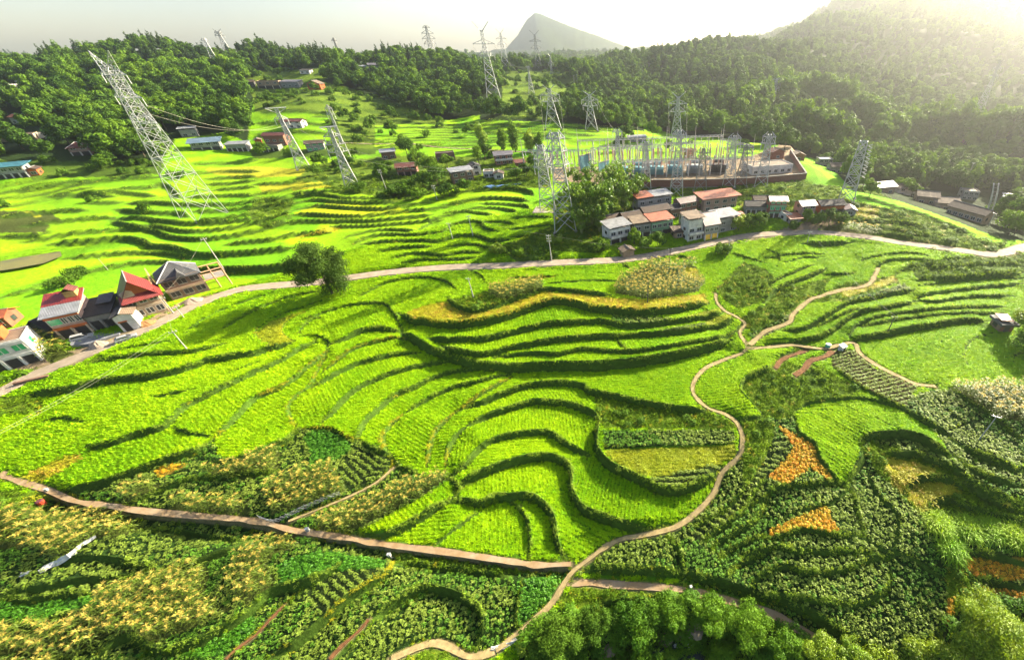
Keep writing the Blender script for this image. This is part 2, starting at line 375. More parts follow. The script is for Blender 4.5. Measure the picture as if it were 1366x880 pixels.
# ---------------------------------------------------------------- what grows where (later entries lie over earlier ones)
# codes: R rice, Y yellowing rice, L leafy dark crop, G bright leafy crop, C corn, O orange dry crop, S scrub and weeds, B bushy scrub, W wood, F far wood, P bare yard, T tea rows, U dry grass, K crop rows
LAND = """F:590,30 835,30 835,86 590,86
W:0,60 560,60 640,95 660,150 600,160 560,165 500,140 430,108 340,115 330,190 300,178 235,185 215,215 150,222 120,215 60,235 0,238
W:0,60 300,54 560,54 562,82 500,86 420,93 330,95 300,88
S:330,95 420,93 500,86 520,95 440,100 420,120 330,108
S:335,112 450,112 560,150 600,165 600,200 500,205 440,200 440,150 340,150
R:500,168 640,162 830,168 840,185 720,205 500,205
W:600,80 820,80 860,175 830,172 760,164 640,160 640,130
S:670,95 760,95 770,130 740,160 670,155
F:780,60 1060,40 1366,-20 1366,215 1160,215 1060,190 900,180 800,150
F:1000,130 1366,170 1366,330 1330,320 1230,285 1140,255 1100,215 1000,190
B:330,200 505,198 500,206 340,212
B:0,215 220,215 215,232 150,236 0,246
S:395,222 520,208 735,210 735,250 690,252 600,252 545,268 520,270 500,262 395,245
B:500,225 590,220 600,250 540,268 505,262
S:735,275 770,240 830,240 860,255 800,340 745,345 690,350 665,330 740,300
B:660,330 740,325 740,346 690,349
R:738,335 800,338 840,345 750,347
P:735,222 1062,200 1075,238 830,250 740,242
S:830,250 1075,238 1100,262 1090,300 1020,290 960,262 850,262
S:1000,240 1150,250 1240,285 1345,322 1330,335 1260,337 1140,315 1090,300
R:1120,250 1200,268 1262,290 1342,322 1320,324 1230,288 1130,266
U:1135,278 1175,275 1168,290 1140,288
P:800,320 845,343 905,335 990,322 1060,300 1125,285 1120,300 1060,312 950,330 860,348
B:1210,352 1248,347 1324,338 1366,342 1366,362 1324,366 1222,372
C:1090,300 1140,305 1170,312 1110,315
P:0,470 40,480 85,470 130,455 175,437 235,405 290,390 310,385 300,392 240,408 170,452 100,488 0,530
C:40,448 62,445 88,465 108,478 70,487 58,476
C:0,285 60,281 78,291 60,310 0,315
U:32,282 62,283 50,291
U:275,225 340,222 410,226 400,235 340,237 275,232
U:345,247 430,243 440,250 350,258
S:340,262 392,266 385,287 340,296 330,285
Y:390,285 440,270 520,276 560,283 500,290 420,290
U:400,312 440,303 460,305 430,312 395,318
S:340,300 372,292 360,305
C:820,392 827,375 855,360 870,352 895,355 920,352 930,357 940,379 930,390 905,394 867,400
U:905,357 930,358 938,376 915,370
U:534,421 565,408 600,400 618,416 660,413 728,389 815,397 860,400 940,392 945,404 892,417 820,417 767,405 747,401 705,412 645,430 590,434 547,427
S:602,400 640,390 720,372 728,388 680,404 640,418 618,415
C:652,394 655,386 722,374 728,387 680,402
U:668,381 720,366 745,370 720,373 690,380
L:817,420 905,425 900,430 840,437 815,430
Y:905,425 962,410 964,417 945,423
L:882,440 940,430 945,437 887,444
Y:940,430 975,417 978,424 947,438
S:957,386 990,350 1020,358 1035,372 1030,388 1012,405 985,412 965,400
S:1018,408 1040,388 1068,380 1110,370 1100,385 1075,402 1045,432 1015,445 998,440 985,425
L:997,447 1040,427 1058,415 1060,422 1040,440 1010,455
S:1075,405 1090,392 1121,380 1165,373 1195,366 1200,378 1130,402
U:1121,388 1160,380 1192,367 1198,376 1150,390 1125,398
L:1126,401 1205,379 1219,388 1140,405
Y:358,430 415,413 390,425 377,440 381,449 392,456 370,462 352,457 343,447
S:0,527 35,528 60,535 55,552 0,566
U:27,635 95,605 110,610 87,627 52,645
S:0,640 62,656 62,664 0,650
L:62,656 112,652 190,627 262,604 285,590 300,620 340,607 392,577 402,571 450,575 480,586 505,602 525,612 562,635 600,640 565,662 515,690 465,712 423,713 385,705 300,693 200,682 100,667
C:167,657 190,647 220,645 215,655 185,670 165,667
C:277,625 300,612 340,605 365,600 375,605 372,628 340,637 300,640 277,635
C:220,677 250,667 300,667 332,665 335,685 295,690 250,682
G:405,582 425,572 465,585 470,602 440,617 412,625 415,605
C:355,645 445,620 465,657 447,662 362,687
C:425,696 555,640 585,629 600,637 565,660 515,685 465,710 445,711 422,707
O:205,627 225,620 252,620 215,637
K:452,620 482,590 520,610 515,630 465,657
R:467,711 500,715 520,712 547,700 580,680 602,667 602,642 565,664 515,692
S:790,527 830,530 905,547 942,550 980,562 980,572 855,572 805,572 802,560 797,545
L:805,574 980,573 980,592 900,594 805,599
Y:805,600 980,593 982,608 960,620 900,633 870,637 840,628 815,612
K:870,637 905,630 950,620 968,622 915,652 880,654 862,645
L:989,562 982,612 962,632 952,657 930,682 900,702 855,712 805,730 767,757 770,765 905,770 930,780 1020,805 1096,850 1184,880 1366,880 1366,650 1271,613 1230,589 1177,582 1149,590 1131,649 1114,639 1093,613 1066,578 1059,555 1040,560 1017,553
S:989,562 1020,557 1035,565 1030,590 1015,610 1000,640 990,640 992,600
K:1020,610 1030,588 1050,580 1056,600 1050,620 1000,668 965,700 935,722 905,715 930,702 975,675 1000,640
O:1038,568 1053,575 1083,591 1093,613 1114,636 1106,641 1081,624 1050,646 1030,639 1025,634 1050,611 1058,596
O:1025,707 1058,692 1101,674 1109,689 1119,707 1083,710 1058,710 1030,716
S:1152,600 1160,590 1180,592 1223,607 1273,632 1299,650 1330,663 1366,676 1366,738 1290,738 1270,720 1230,690 1200,660 1170,630
U:1177,613 1197,611 1235,621 1268,639 1243,636 1218,641 1207,661 1192,646
U:1207,661 1222,643 1250,640 1290,655 1250,665 1230,684
L:1270,705 1366,715 1366,748 1310,738 1280,736
O:1283,741 1366,751 1366,781 1331,773 1301,771 1291,761
O:1306,782 1349,787 1366,802 1366,850 1347,802
S:1262,760 1280,745 1300,790 1290,800 1275,830 1262,835
O:1264,797 1273,797 1271,827 1261,835
G:690,770 767,762 745,790 700,838 688,830
L:0,655 60,665 150,678 260,692 390,710 465,722 590,742 720,758 762,760 690,845 620,880 0,880
G:690,772 764,764 745,790 700,838 688,830
C:0,665 37,667 57,682 100,687 140,685 187,700 185,707 155,719 135,716 112,727 82,745 62,740 50,732 0,730
C:132,795 162,782 195,772 225,762 270,750 280,765 272,795 295,807 312,810 275,830 250,840 207,857 190,852 172,845 145,845 110,870 75,875 25,872 0,877 0,857 37,837 87,825 140,815
C:340,725 365,720 402,720 395,730 370,737 355,752 370,775 365,782 340,795 330,810 310,790 312,765 322,732
G:370,755 405,737 445,735 465,740 515,747 512,757 455,760 435,767 405,777 377,782
G:122,877 205,870 250,862 300,842 332,820 340,815 340,842 322,855 295,875
G:0,807 130,797 125,808 42,827 0,827
K:400,800 430,770 455,760 510,757 495,778 440,820 425,812
S:560,862 580,856 600,862 627,876 640,880 530,880
S:0,650 62,664 60,680 0,664
S:527,740 590,747 680,760 762,758 762,764 680,766 590,757 527,747
W:690,880 700,850 730,812 790,815 855,800 915,790 1010,812 1096,852 1180,880
S:735,806 770,778 900,783 910,792 855,800 790,815 760,812
W:1240,880 1262,835 1290,805 1330,800 1366,830 1366,880
S:1184,880 1210,866 1240,855 1256,840 1262,860 1240,880
L:1210,530 1243,520 1266,520 1366,600 1366,650 1273,612 1240,570 1205,548
C:1268,515 1366,514 1366,600 1324,558 1286,533
T:1112,467 1139,466 1165,490 1225,515 1207,547 1150,518 1108,487
S:1020,497 1045,480 1073,491 1085,485 1105,495 1148,520 1130,532 1083,536 1063,547 1059,556 1040,560 1017,552 1003,535 991,518 997,505
B:1040,505 1085,490 1130,525 1083,533 1050,530""".split('\n')

# planting rows: polygon | direction (two pixels)
ROWS = """400,445 425,420 490,404 530,425 540,441 480,444 440,462|425,420 440,457
430,496 470,466 520,450 560,452 600,475 540,492 440,560 395,569 415,516|470,466 482,485
475,590 525,527 600,491 640,486 640,508 570,530 511,585 524,610|510,560 545,580
511,585 570,530 640,506 682,496 610,550 580,580 570,622|530,570 565,590
287,586 340,531 412,490 440,468 395,527 385,545 395,569|340,540 385,562
117,594 247,543 417,457 440,460 340,531 287,586|250,545 285,580
0,560 120,540 117,594 50,648 0,640|20,600 70,612
50,648 112,610 220,570 300,560 262,602 112,650|150,600 180,632
622,542 680,520 755,509 787,522 801,560 755,537 700,535 650,553|630,540 640,560
599,622 625,567 710,534 801,563 790,607 744,585 680,581 632,610|705,545 706,575
787,607 762,632 768,668 805,691 865,705 950,660 985,612 970,622 887,655 806,616|845,660 840,692
605,655 680,618 745,612 762,632 761,650 680,663 640,671|680,625 682,655
739,697 733,682 761,650 780,682 830,700 800,730 753,742|735,690 790,715
582,727 640,671 700,664 706,740|665,685 664,735
467,711 602,642 602,667 547,700|500,693 515,712
534,421 747,402 945,405 978,421 993,428 975,449 690,489 602,475|700,420 703,432
1059,555 1162,533 1273,595 1207,582 1149,592 1131,649|1080,560 1130,592
1112,467 1139,466 1225,515 1207,547 1108,487|1116,491 1141,485
1020,610 1056,600 965,700 935,722 905,715 1000,640|1010,625 1022,630
355,645 445,620 465,657 362,687|365,650 372,685
452,620 482,590 520,610 465,657|470,600 500,625
400,800 455,760 510,757 440,820|450,765 470,785""".split('\n')

ROAD = "-60,548 0,524 45,500 100,478 150,458 200,436 260,407 310,388 350,382 420,377 470,370 530,362 600,356 680,354 760,350 840,346 905,334 960,322 1000,315 1060,310 1110,311 1160,317 1200,322 1240,327 1290,336 1325,340 1366,329 1420,320"
TRACKS = [  # width, name, label, points
 (.8, "canal_path", "0,630 20,640 62,652 100,667 150,674 175,679 260,689 340,695 390,707 425,712 465,717 525,727 590,737 680,749 717,752 762,752"),
 (.95, "canal_path", "757,774 800,777 830,779 905,784 930,789 980,801 1033,818 1060,832 1096,851 1130,872"),
 (.68, "footpath", "955,390 956,402 967,415 982,422 994,431 987,442 997,464 967,476 942,487 927,505 924,520 930,532 945,545 967,552 982,562 990,580 989,600 982,612 962,632 952,657 930,682 900,702 855,712 830,717 805,730 790,742 765,760 752,777 735,805 707,832 692,845 680,855 662,868"),
 (.8, "footpath", "662,868 627,876 600,862 580,856 560,860 520,877"),
 (.8, "footpath", "997,464 1020,463 1058,458 1076,460 1101,463 1120,458 1141,455 1147,470 1172,489 1202,504 1222,513 1248,515"),
 (1.0, "footpath", "1000,460 1020,443 1035,438 1053,431 1058,420 1081,400 1095,396 1121,388 1155,382 1166,370 1172,357"),
 (1.1, "earth_ditch", "1112,466 1101,474 1081,480 1073,491 1060,500"),
 (0.9, "earth_ditch", "1078,463 1045,476 1035,489"),
 (.36, "footpath", "385,695 415,683 452,668 477,657 500,645 515,632 525,622"),
 (0.32, "earth_ditch", "300,878 320,860 340,845 358,825 377,805"),
 (.42, "earth_ditch", "440,879 455,862 480,840 492,826"),
 (1.2, "lane", "455,190 520,192 590,196 640,199 700,203 740,208"),
]
# ---------------------------------------------------------------- terraces cut into the terrain
BD = np.full(Z.shape, 99.0)          # distance to the nearest bank
BH = np.zeros(Z.shape)               # its height
dZ = np.zeros(Z.shape)
EDGEL = []
def dist_block(P, margin):
    """distance to polyline P on the polar-grid block around it: (slices, signed distance, position along 0..1)"""
    a = np.arctan2(P[:, 0], P[:, 1]); r = np.hypot(P[:, 0], P[:, 1])
    rmin, rmax = max(r.min() - margin, 7), r.max() + margin
    am = margin / max(rmin, 4)
    i0, i1 = np.searchsorted(rs, rmin), np.searchsorted(rs, rmax) + 1
    j0, j1 = np.searchsorted(azs, a.min() - am), np.searchsorted(azs, a.max() + am) + 1
    i1 = min(i1, NR); j1 = min(j1, NA)
    X, Y = GX[i0:i1, j0:j1], GY[i0:i1, j0:j1]
    best = np.full(X.shape, 1e9); sgn = np.ones(X.shape); tp = np.zeros(X.shape)
    L = np.concatenate([[0], np.cumsum(np.hypot(*np.diff(P[:, :2], axis=0).T))]); tot = max(L[-1], 1e-6)
    for k in range(len(P) - 1):
        p, q = P[k, :2], P[k + 1, :2]
        ra = np.hypot(p[0], p[1]); rq = np.hypot(q[0], q[1]); lo, hi = min(ra, rq) - margin, max(ra, rq) + margin
        aa, aq = math.atan2(p[0], p[1]), math.atan2(q[0], q[1]); m = margin / max(lo, 4)
        u0, u1 = max(np.searchsorted(rs, lo) - i0, 0), np.searchsorted(rs, hi) + 1 - i0
        v0, v1 = max(np.searchsorted(azs, min(aa, aq) - m) - j0, 0), np.searchsorted(azs, max(aa, aq) + m) + 1 - j0
        sx, sy = X[u0:u1, v0:v1], Y[u0:u1, v0:v1]
        if sx.size == 0: continue
        d = q - p; ll = d @ d + 1e-9
        t = np.clip(((sx - p[0]) * d[0] + (sy - p[1]) * d[1]) / ll, 0, 1)
        ex, ey = sx - (p[0] + t * d[0]), sy - (p[1] + t * d[1])
        dd = ex * ex + ey * ey; b = best[u0:u1, v0:v1]; w = dd < b
        cr_ = d[0] * (sy - p[1]) - d[1] * (sx - p[0])
        b[w] = dd[w]; sgn[u0:u1, v0:v1][w] = np.where(cr_[w] >= 0, 1, -1)
        tp[u0:u1, v0:v1][w] = (L[k] + t[w] * math.sqrt(ll)) / tot
    return (slice(i0, i1), slice(j0, j1)), np.sqrt(best), sgn, tp, tot
for line in EDGES:
    head, body = line.split(':'); st, h = head[0], float(head[1:])
    P = np.array([on(a, b, ZB) for a, b in pts(body)])
    P = smooth_line(P, 1.5)
    rr = np.hypot(P[:, 0], P[:, 1]).mean()
    h *= 1.15 if rr < 90 else min(1 + (rr - 90) / 160, 1.4)
    EDGEL.append((st, h, P))
    Lf = 3.0 + 1.6 * h
    sl_, d, sg, tp, tot = dist_block(P, 4 * Lf)
    fp = (rr * rr + 2500) / 19750 * 0.75
    w = max(0.30, 0.6 * fp)
    s = np.clip(d / w, 0, 1) * sg
    fade = np.clip(np.minimum(tp, 1 - tp) * tot / 3.0, 0, 1)
    fade = fade * fade * (3 - 2 * fade)
    lip = (0.10 + 0.16 * min(h, 1.2)) * np.exp(-((d * sg - w * 1.0) / (w * 0.55)) ** 2)
    dZ[sl_] += np.where(d < 1e4, (0.5 * h * s * np.exp(-np.maximum(d - w, 0) / Lf) + lip) * fade, 0)
    m = d < BD[sl_]; BD[sl_][m] = d[m]; BH[sl_][m] = h
Z = ZB + dZ

# ---------------------------------------------------------------- road and paths pressed into the terrain
def strip_line(s, step=1.0):
    P = smooth_line(np.array([on(a, b, ZB) for a, b in pts(s)]), step)
    z = height(P[:, 0], P[:, 1])
    k = np.ones(9) / 9
    for _ in range(3): z = np.convolve(np.pad(z, 4, mode='edge'), k, 'valid')
    P[:, 2] = z; return P
PD = np.full(Z.shape, 99.0)
STRIPS = []
def press(P, half):
    sl_, d, sg, tp, tot = dist_block(P, half + 3.0)
    L = np.concatenate([[0], np.cumsum(np.hypot(*np.diff(P[:, :2], axis=0).T))]) / max(tot, 1e-6)
    zt = np.interp(tp, L, P[:, 2])
    u = np.clip((d - half) / 1.6, 0, 1); u = u * u * (3 - 2 * u)
    ok = d < half + 1.6
    Z[sl_] = np.where(ok, (zt - 0.06) * (1 - u) + Z[sl_] * u, Z[sl_])
    m = d - half < PD[sl_]; PD[sl_][m] = (d - half)[m]
rl = strip_line(ROAD, 1.5); press(rl, 1.9); STRIPS.append((rl, 1.7, "road"))
for w, nm, s in TRACKS:
    P = strip_line(s, 0.8); press(P, w / 2 + 0.05); STRIPS.append((P, w / 2, nm))
# irrigation ditch below the canal path, stream bed in the gully, building platforms
def carve(P, half, depth):
    sl_, d, sg, tp, tot = dist_block(P, half * 2.2)
    Z[sl_] -= np.where(d < half * 2.2, depth * np.exp(-(d / half) ** 2), 0)
carve(smooth_line(np.array([on(a, b, ZB) for a, b in pts("60,668 100,682 150,690 220,699 260,706 340,708 380,718")]), 1.0), 1.3, 1.5)
carve(smooth_line(np.array([on(a, b, ZB) for a, b in pts("430,722 465,730 525,739 590,748 680,758 750,763")]), 1.0), 0.8, 0.9)
carve(smooth_line(np.array([on(a, b, ZB) for a, b in pts("760,890 820,866 880,852 930,858 980,872 1050,890")]), 1.0), 2.6, 2.6)
def level(poly_px, z, blend=4.0):
    """flatten a platform"""
    P = np.array([on(a, b, ZB) for a, b in pts(poly_px)])[:, :2]
    Q = np.vstack([P, P[:1]]); Q3 = np.column_stack([Q, np.zeros(len(Q))])
    sl_, d, sg, tp, tot = dist_block(smooth_keep(Q3), 60)
    X, Y = GX[sl_], GY[sl_]
    ins = inside(X.ravel(), Y.ravel(), P).reshape(X.shape)
    u = np.where(ins, 0, np.clip(d / blend, 0, 1))
    Z[sl_] = z * (1 - u) + Z[sl_] * u
    return P
def smooth_keep(Q):
    out = []
    for a, b in zip(Q[:-1], Q[1:]):
        m = max(2, int(np.linalg.norm(b - a) / 2)); t = np.linspace(0, 1, m, endpoint=False)[:, None]; out.append(a + (b - a) * t)
    out.append(Q[-1:]); return np.vstack(out)
def inside(x, y, P):
    c = np.zeros(len(x), bool); j = len(P) - 1
    for i in range(len(P)):
        xi, yi = P[i]; xj, yj = P[j]
        if yi != yj:
            c ^= ((yi > y) != (yj > y)) & (x < (xj - xi) * (y - yi) / (yj - yi) + xi)
        j = i
    return c

# ---------------------------------------------------------------- what covers the ground
SC2 = 2
CODES = "RYLGCOSBWFPTUK"
LM = np.zeros((880 * SC2, 1366 * SC2), np.uint8)
RM = np.zeros((880 * SC2, 1366 * SC2), np.uint8)
def fill(M, P, v):
    x0, y0 = np.maximum(np.floor(P.min(0) * SC2).astype(int), 0); x1, y1 = np.ceil(P.max(0) * SC2).astype(int) + 1
    x1, y1 = min(x1, M.shape[1]), min(y1, M.shape[0])
    if x1 <= x0 or y1 <= y0: return
    yy, xx = np.mgrid[y0:y1, x0:x1]
    m = inside(((xx + .5) / SC2).ravel(), ((yy + .5) / SC2).ravel(), P).reshape(xx.shape)
    M[y0:y1, x0:x1][m] = v
for l in LAND:
    c, b = l.split(':'); P = pts(b)
    P = np.where(P <= 0, P - 400, P); P[:, 0] = np.where(P[:, 0] >= 1366, P[:, 0] + 400, P[:, 0])
    fill(LM, P, CODES.index(c))
ROWD = []
for k, l in enumerate(ROWS):
    b, d = l.split('|'); fill(RM, pts(b), k + 1)
    q = [on(a, c) for a, c in pts(d)]; v = (q[1] - q[0])[:2]; ROWD.append(v / np.linalg.norm(v))
def lookup(M, x, y, z=None):
    px, py, d = project(x, y, height(x, y) if z is None else z)
    # beyond the picture's edges the same patchwork goes on, mirrored
    px = np.where(px > 1365.5, 2731 - px, np.abs(px)); py = np.where(py > 879.5, 1759 - py, py)
    a = np.clip((px * SC2).astype(int), 0, M.shape[1] - 1); b = np.clip((py * SC2).astype(int), 0, M.shape[0] - 1)
    return M[b, a]
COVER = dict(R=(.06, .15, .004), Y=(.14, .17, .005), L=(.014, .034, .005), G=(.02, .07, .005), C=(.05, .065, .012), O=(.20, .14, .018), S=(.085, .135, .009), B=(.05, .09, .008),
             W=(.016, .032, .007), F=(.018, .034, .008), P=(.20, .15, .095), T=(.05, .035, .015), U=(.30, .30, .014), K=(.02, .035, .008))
lab = lookup(LM, GX, GY, Z)
r2 = np.repeat(rs[:, None], NA, 1)
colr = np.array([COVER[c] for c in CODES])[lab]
canopy = dict(R=(.155, .315, .003), Y=(.30, .36, .005))
for c, v in canopy.items():
    m = lab == CODES.index(c); u = np.clip((r2 - 85) / 45, 0, 1)[..., None]
    colr = np.where(m[..., None], colr * (1 - u) + np.array(v) * u, colr)
zq = np.floor((ZB + 0.5 * np.sin(GX * .06)) / 0.8) * 12.9898 + np.floor((GX + 9 * np.sin(GY * .05)) / 34) * 78.233
hsh = np.abs(np.sin(zq) * 43758.5453) % 1.0
isR = (lab == CODES.index('R')) & (r2 > 85)
tint = np.where(isR, (hsh - .5), 0)
p_ = np.pad(tint, 1, mode='edge'); tint = (p_[1:-1, 1:-1] * 2 + p_[:-2, 1:-1] + p_[2:, 1:-1] + p_[1:-1, :-2] + p_[1:-1, 2:]) / 6
tint = tint * np.clip((r2 - 85) / 60, 0, 1)
colr = colr * np.stack([1 + .75 * tint, 1 + .32 * tint, np.ones_like(tint)], -1)
patch = (0.5 + 0.5 * np.sin(GX * 0.21 + 2 * np.sin(GY * 0.17)) * np.sin(GY * 0.26 + GX * 0.05))[..., None]
colr = colr * (0.88 + 0.24 * patch)
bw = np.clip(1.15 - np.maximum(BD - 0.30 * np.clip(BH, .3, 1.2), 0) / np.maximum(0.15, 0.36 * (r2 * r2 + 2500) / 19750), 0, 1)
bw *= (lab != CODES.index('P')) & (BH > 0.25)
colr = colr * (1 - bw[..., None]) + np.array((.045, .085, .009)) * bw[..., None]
pw = np.clip(1 - PD / 0.22, 0, 1)[..., None]
colr = colr * (1 - pw) + np.array((.16, .14, .06)) * pw

# ---------------------------------------------------------------- mesh and material helpers
def mesh_np(name, V, F, mat=None, smooth=False, corner_cols=None, vcols=None, mats=None, midx=None):
    """V (n,3), F (m,k) one face size"""
    V = np.ascontiguousarray(V, np.float32); F = np.ascontiguousarray(F, np.int32)
    me = bpy.data.meshes.new(name); k = F.shape[1]
    me.vertices.add(len(V)); me.vertices.foreach_set("co", V.ravel())
    me.loops.add(F.size); me.loops.foreach_set("vertex_index", F.ravel())
    me.polygons.add(len(F)); me.polygons.foreach_set("loop_start", np.arange(0, F.size, k, dtype=np.int32))
    try: me.polygons.foreach_set("loop_total", np.full(len(F), k, np.int32))
    except Exception: pass
    if midx is not None: me.polygons.foreach_set("material_index", np.ascontiguousarray(midx, np.int32))
    me.polygons.foreach_set("use_smooth", np.full(len(F), smooth, bool))
    if vcols is not None:
        at = me.color_attributes.new("Col", 'FLOAT_COLOR', 'POINT'); c = np.ones((len(V), 4), np.float32); c[:, :3] = vcols; at.data.foreach_set("color", c.ravel())
    me.update(); me.validate()
    for m in (mats or ([mat] if mat else [])): me.materials.append(m)
    return me
def link(name, me, parent=None, loc=None, **props):
    o = bpy.data.objects.new(name, me); COL.objects.link(o)
    if parent is not None: o.parent = parent
    if loc is not None: o.location = loc
    for k, v in props.items(): o[k] = v
    return o
def node_mat(name):
    m = bpy.data.materials.new(name); m.use_nodes = True; nt = m.node_tree
    return m, nt, nt.nodes["Principled BSDF"]
def N(nt, t, **kw):
    n = nt.nodes.new(t)
    for k, v in kw.items():
        if k in n.inputs.keys(): n.inputs[k].default_value = v
        else: setattr(n, k, v)
    return n
def rgb(c): return (c[0], c[1], c[2], 1)
def simple(name, c, rough=0.7, var=0.25, scale=3.0, bump=0.0, metal=0.0, spec=0.3, var2=None, obj=False):
    """plain material with noise wear"""
    m, nt, p = node_mat(name)
    tc = N(nt, "ShaderNodeTexCoord"); nz = N(nt, "ShaderNodeTexNoise", Scale=scale, Detail=5.0, Roughness=0.65)
    nt.links.new(tc.outputs["Object"], nz.inputs["Vector"])
    rp = N(nt, "ShaderNodeValToRGB"); e = rp.color_ramp.elements
    e[0].position, e[1].position = 0.3, 0.7
    e[0].color = rgb([x * (1 - var) for x in c]); e[1].color = rgb(var2 or [min(x * (1 + var), 0.95) for x in c])
    nt.links.new(nz.outputs["Fac"], rp.inputs["Fac"]); nt.links.new(rp.outputs["Color"], p.inputs["Base Color"])
    p.inputs["Roughness"].default_value = rough; p.inputs["Metallic"].default_value = metal; p.inputs["Specular IOR Level"].default_value = spec
    if bump:
        b = N(nt, "ShaderNodeBump", Strength=0.5, Distance=bump); nt.links.new(nz.outputs["Fac"], b.inputs["Height"]); nt.links.new(b.outputs[0], p.inputs["Normal"])
    return m

# ---------------------------------------------------------------- ground sheet
m, nt, p = node_mat("field_ground")
vc = N(nt, "ShaderNodeVertexColor", layer_name="Col"); geo = N(nt, "ShaderNodeNewGeometry")
n1 = N(nt, "ShaderNodeTexNoise", Scale=1.4, Detail=8.0, Roughness=0.75); nt.links.new(geo.outputs["Position"], n1.inputs["Vector"])
n2 = N(nt, "ShaderNodeTexNoise", Scale=0.06, Detail=4.0); nt.links.new(geo.outputs["Position"], n2.inputs["Vector"])
mr = N(nt, "ShaderNodeMapRange"); mr.inputs[1].default_value = .3; mr.inputs[2].default_value = .7; mr.inputs[3].default_value = 0.55; mr.inputs[4].default_value = 1.45
nt.links.new(n1.outputs["Fac"], mr.inputs[0])
mr2 = N(nt, "ShaderNodeMapRange"); mr2.inputs[1].default_value = .3; mr2.inputs[2].default_value = .7; mr2.inputs[3].default_value = 0.8; mr2.inputs[4].default_value = 1.2
nt.links.new(n2.outputs["Fac"], mr2.inputs[0])
mu = N(nt, "ShaderNodeMath", operation='MULTIPLY'); nt.links.new(mr.outputs[0], mu.inputs[0]); nt.links.new(mr2.outputs[0], mu.inputs[1])
mx = N(nt, "ShaderNodeVectorMath", operation='SCALE'); nt.links.new(vc.outputs["Color"], mx.inputs[0]); nt.links.new(mu.outputs[0], mx.inputs["Scale"])
nt.links.new(mx.outputs[0], p.inputs["Base Color"]); p.inputs["Roughness"].default_value = 0.95; p.inputs["Specular IOR Level"].default_value = 0.08
bp = N(nt, "ShaderNodeBump", Strength=0.8, Distance=0.35); nt.links.new(n1.outputs["Fac"], bp.inputs["Height"]); nt.links.new(bp.outputs[0], p.inputs["Normal"])
M_GROUND = m
def build_terrain():
    V = np.stack([GX, GY, Z], -1).reshape(-1, 3)
    i, j = np.meshgrid(np.arange(NR - 1), np.arange(NA - 1), indexing='ij')
    a = (i * NA + j).ravel(); F = np.stack([a, a + NA, a + NA + 1, a + 1], -1)[:, ::-1]
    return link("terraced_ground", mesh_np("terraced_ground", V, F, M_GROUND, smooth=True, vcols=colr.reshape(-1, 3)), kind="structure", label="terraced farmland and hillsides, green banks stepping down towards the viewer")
# ---------------------------------------------------------------- building platforms, then the ground sheet, road and paths
SUBZ = 19.6
SUBP = level("738,240 842,246 960,247 1073,240 1052,205 960,190 760,188 735,205", SUBZ, 5.0)
build_terrain()
M_ROAD = simple("pale_concrete", (.25, .20, .145), .9, .25, .6)
M_PATH = simple("trodden_earth", (.25, .19, .085), .95, .35, 1.2, .03)
M_CPATH = simple("dusty_concrete", (.27, .165, .07), .9, .3, .5, var2=(.25, .19, .12))
M_DITCH = simple("red_earth", (.13, .058, .02), .95, .35, 1.5, .05)
def build_strip(P, half, nm):
    d = np.gradient(P[:, :2], axis=0); d /= np.linalg.norm(d, axis=1)[:, None] + 1e-9
    nrm = np.stack([-d[:, 1], d[:, 0]], -1); k = np.arange(len(P))
    wob = half * (1 + (0.3 if nm != 'road' else 0.06) * np.sin(k * 0.5 + 3 * np.sin(k * 0.23)) * np.sin(k * .17 + 1))
    rows = []
    for t in (-1, -0.96, 0, 0.96, 1):
        q = P[:, :2] + nrm * (wob * t)[:, None]
        rows.append(np.column_stack([q, P[:, 2] + (0.06 if abs(t) < 1 else -0.10)]))
    V = np.stack(rows, 1).reshape(-1, 3); n = len(P); F = []
    a = (np.arange(n - 1)[:, None] * 5 + np.arange(4)[None]).ravel(); F = np.stack([a, a + 1, a + 6, a + 5], -1)[:, ::-1]
    mat = dict(road=M_ROAD, lane=M_ROAD, canal_path=M_CPATH, footpath=M_PATH, earth_ditch=M_DITCH)[nm]
    link(nm, mesh_np(nm, V, F, mat), kind="structure")
for P, h, nm in STRIPS: build_strip(P, h, nm)
# pond on the left, stream in the gully
def water(name, px, dz, c):
    P = np.array([on(a, b) for a, b in pts(px)]); z = P[:, 2].mean() + dz
    me = bpy.data.meshes.new(name); me.from_pydata([(x, y, z) for x, y, _ in P], [], [list(range(len(P)))]); me.update()
    m, nt, p = node_mat(name); p.inputs["Base Color"].default_value = rgb(c); p.inputs["Roughness"].default_value = 0.3; p.inputs["Specular IOR Level"].default_value = 0.2
    nz = N(nt, "ShaderNodeTexNoise", Scale=2.0); b = N(nt, "ShaderNodeBump", Strength=0.25, Distance=0.1); nt.links.new(nz.outputs[0], b.inputs["Height"]); nt.links.new(b.outputs[0], p.inputs["Normal"])
    me.materials.append(m); link(name, me, kind="structure")
water("pond_water", "-60,350 0,347 37,342 82,337 85,344 62,354 25,361 -10,366 -60,372", 0.35, (.14, .12, .015))
water("stream_water", "860,872 885,858 925,856 945,868 930,900 870,900", 0.25, (.02, .03, .025))
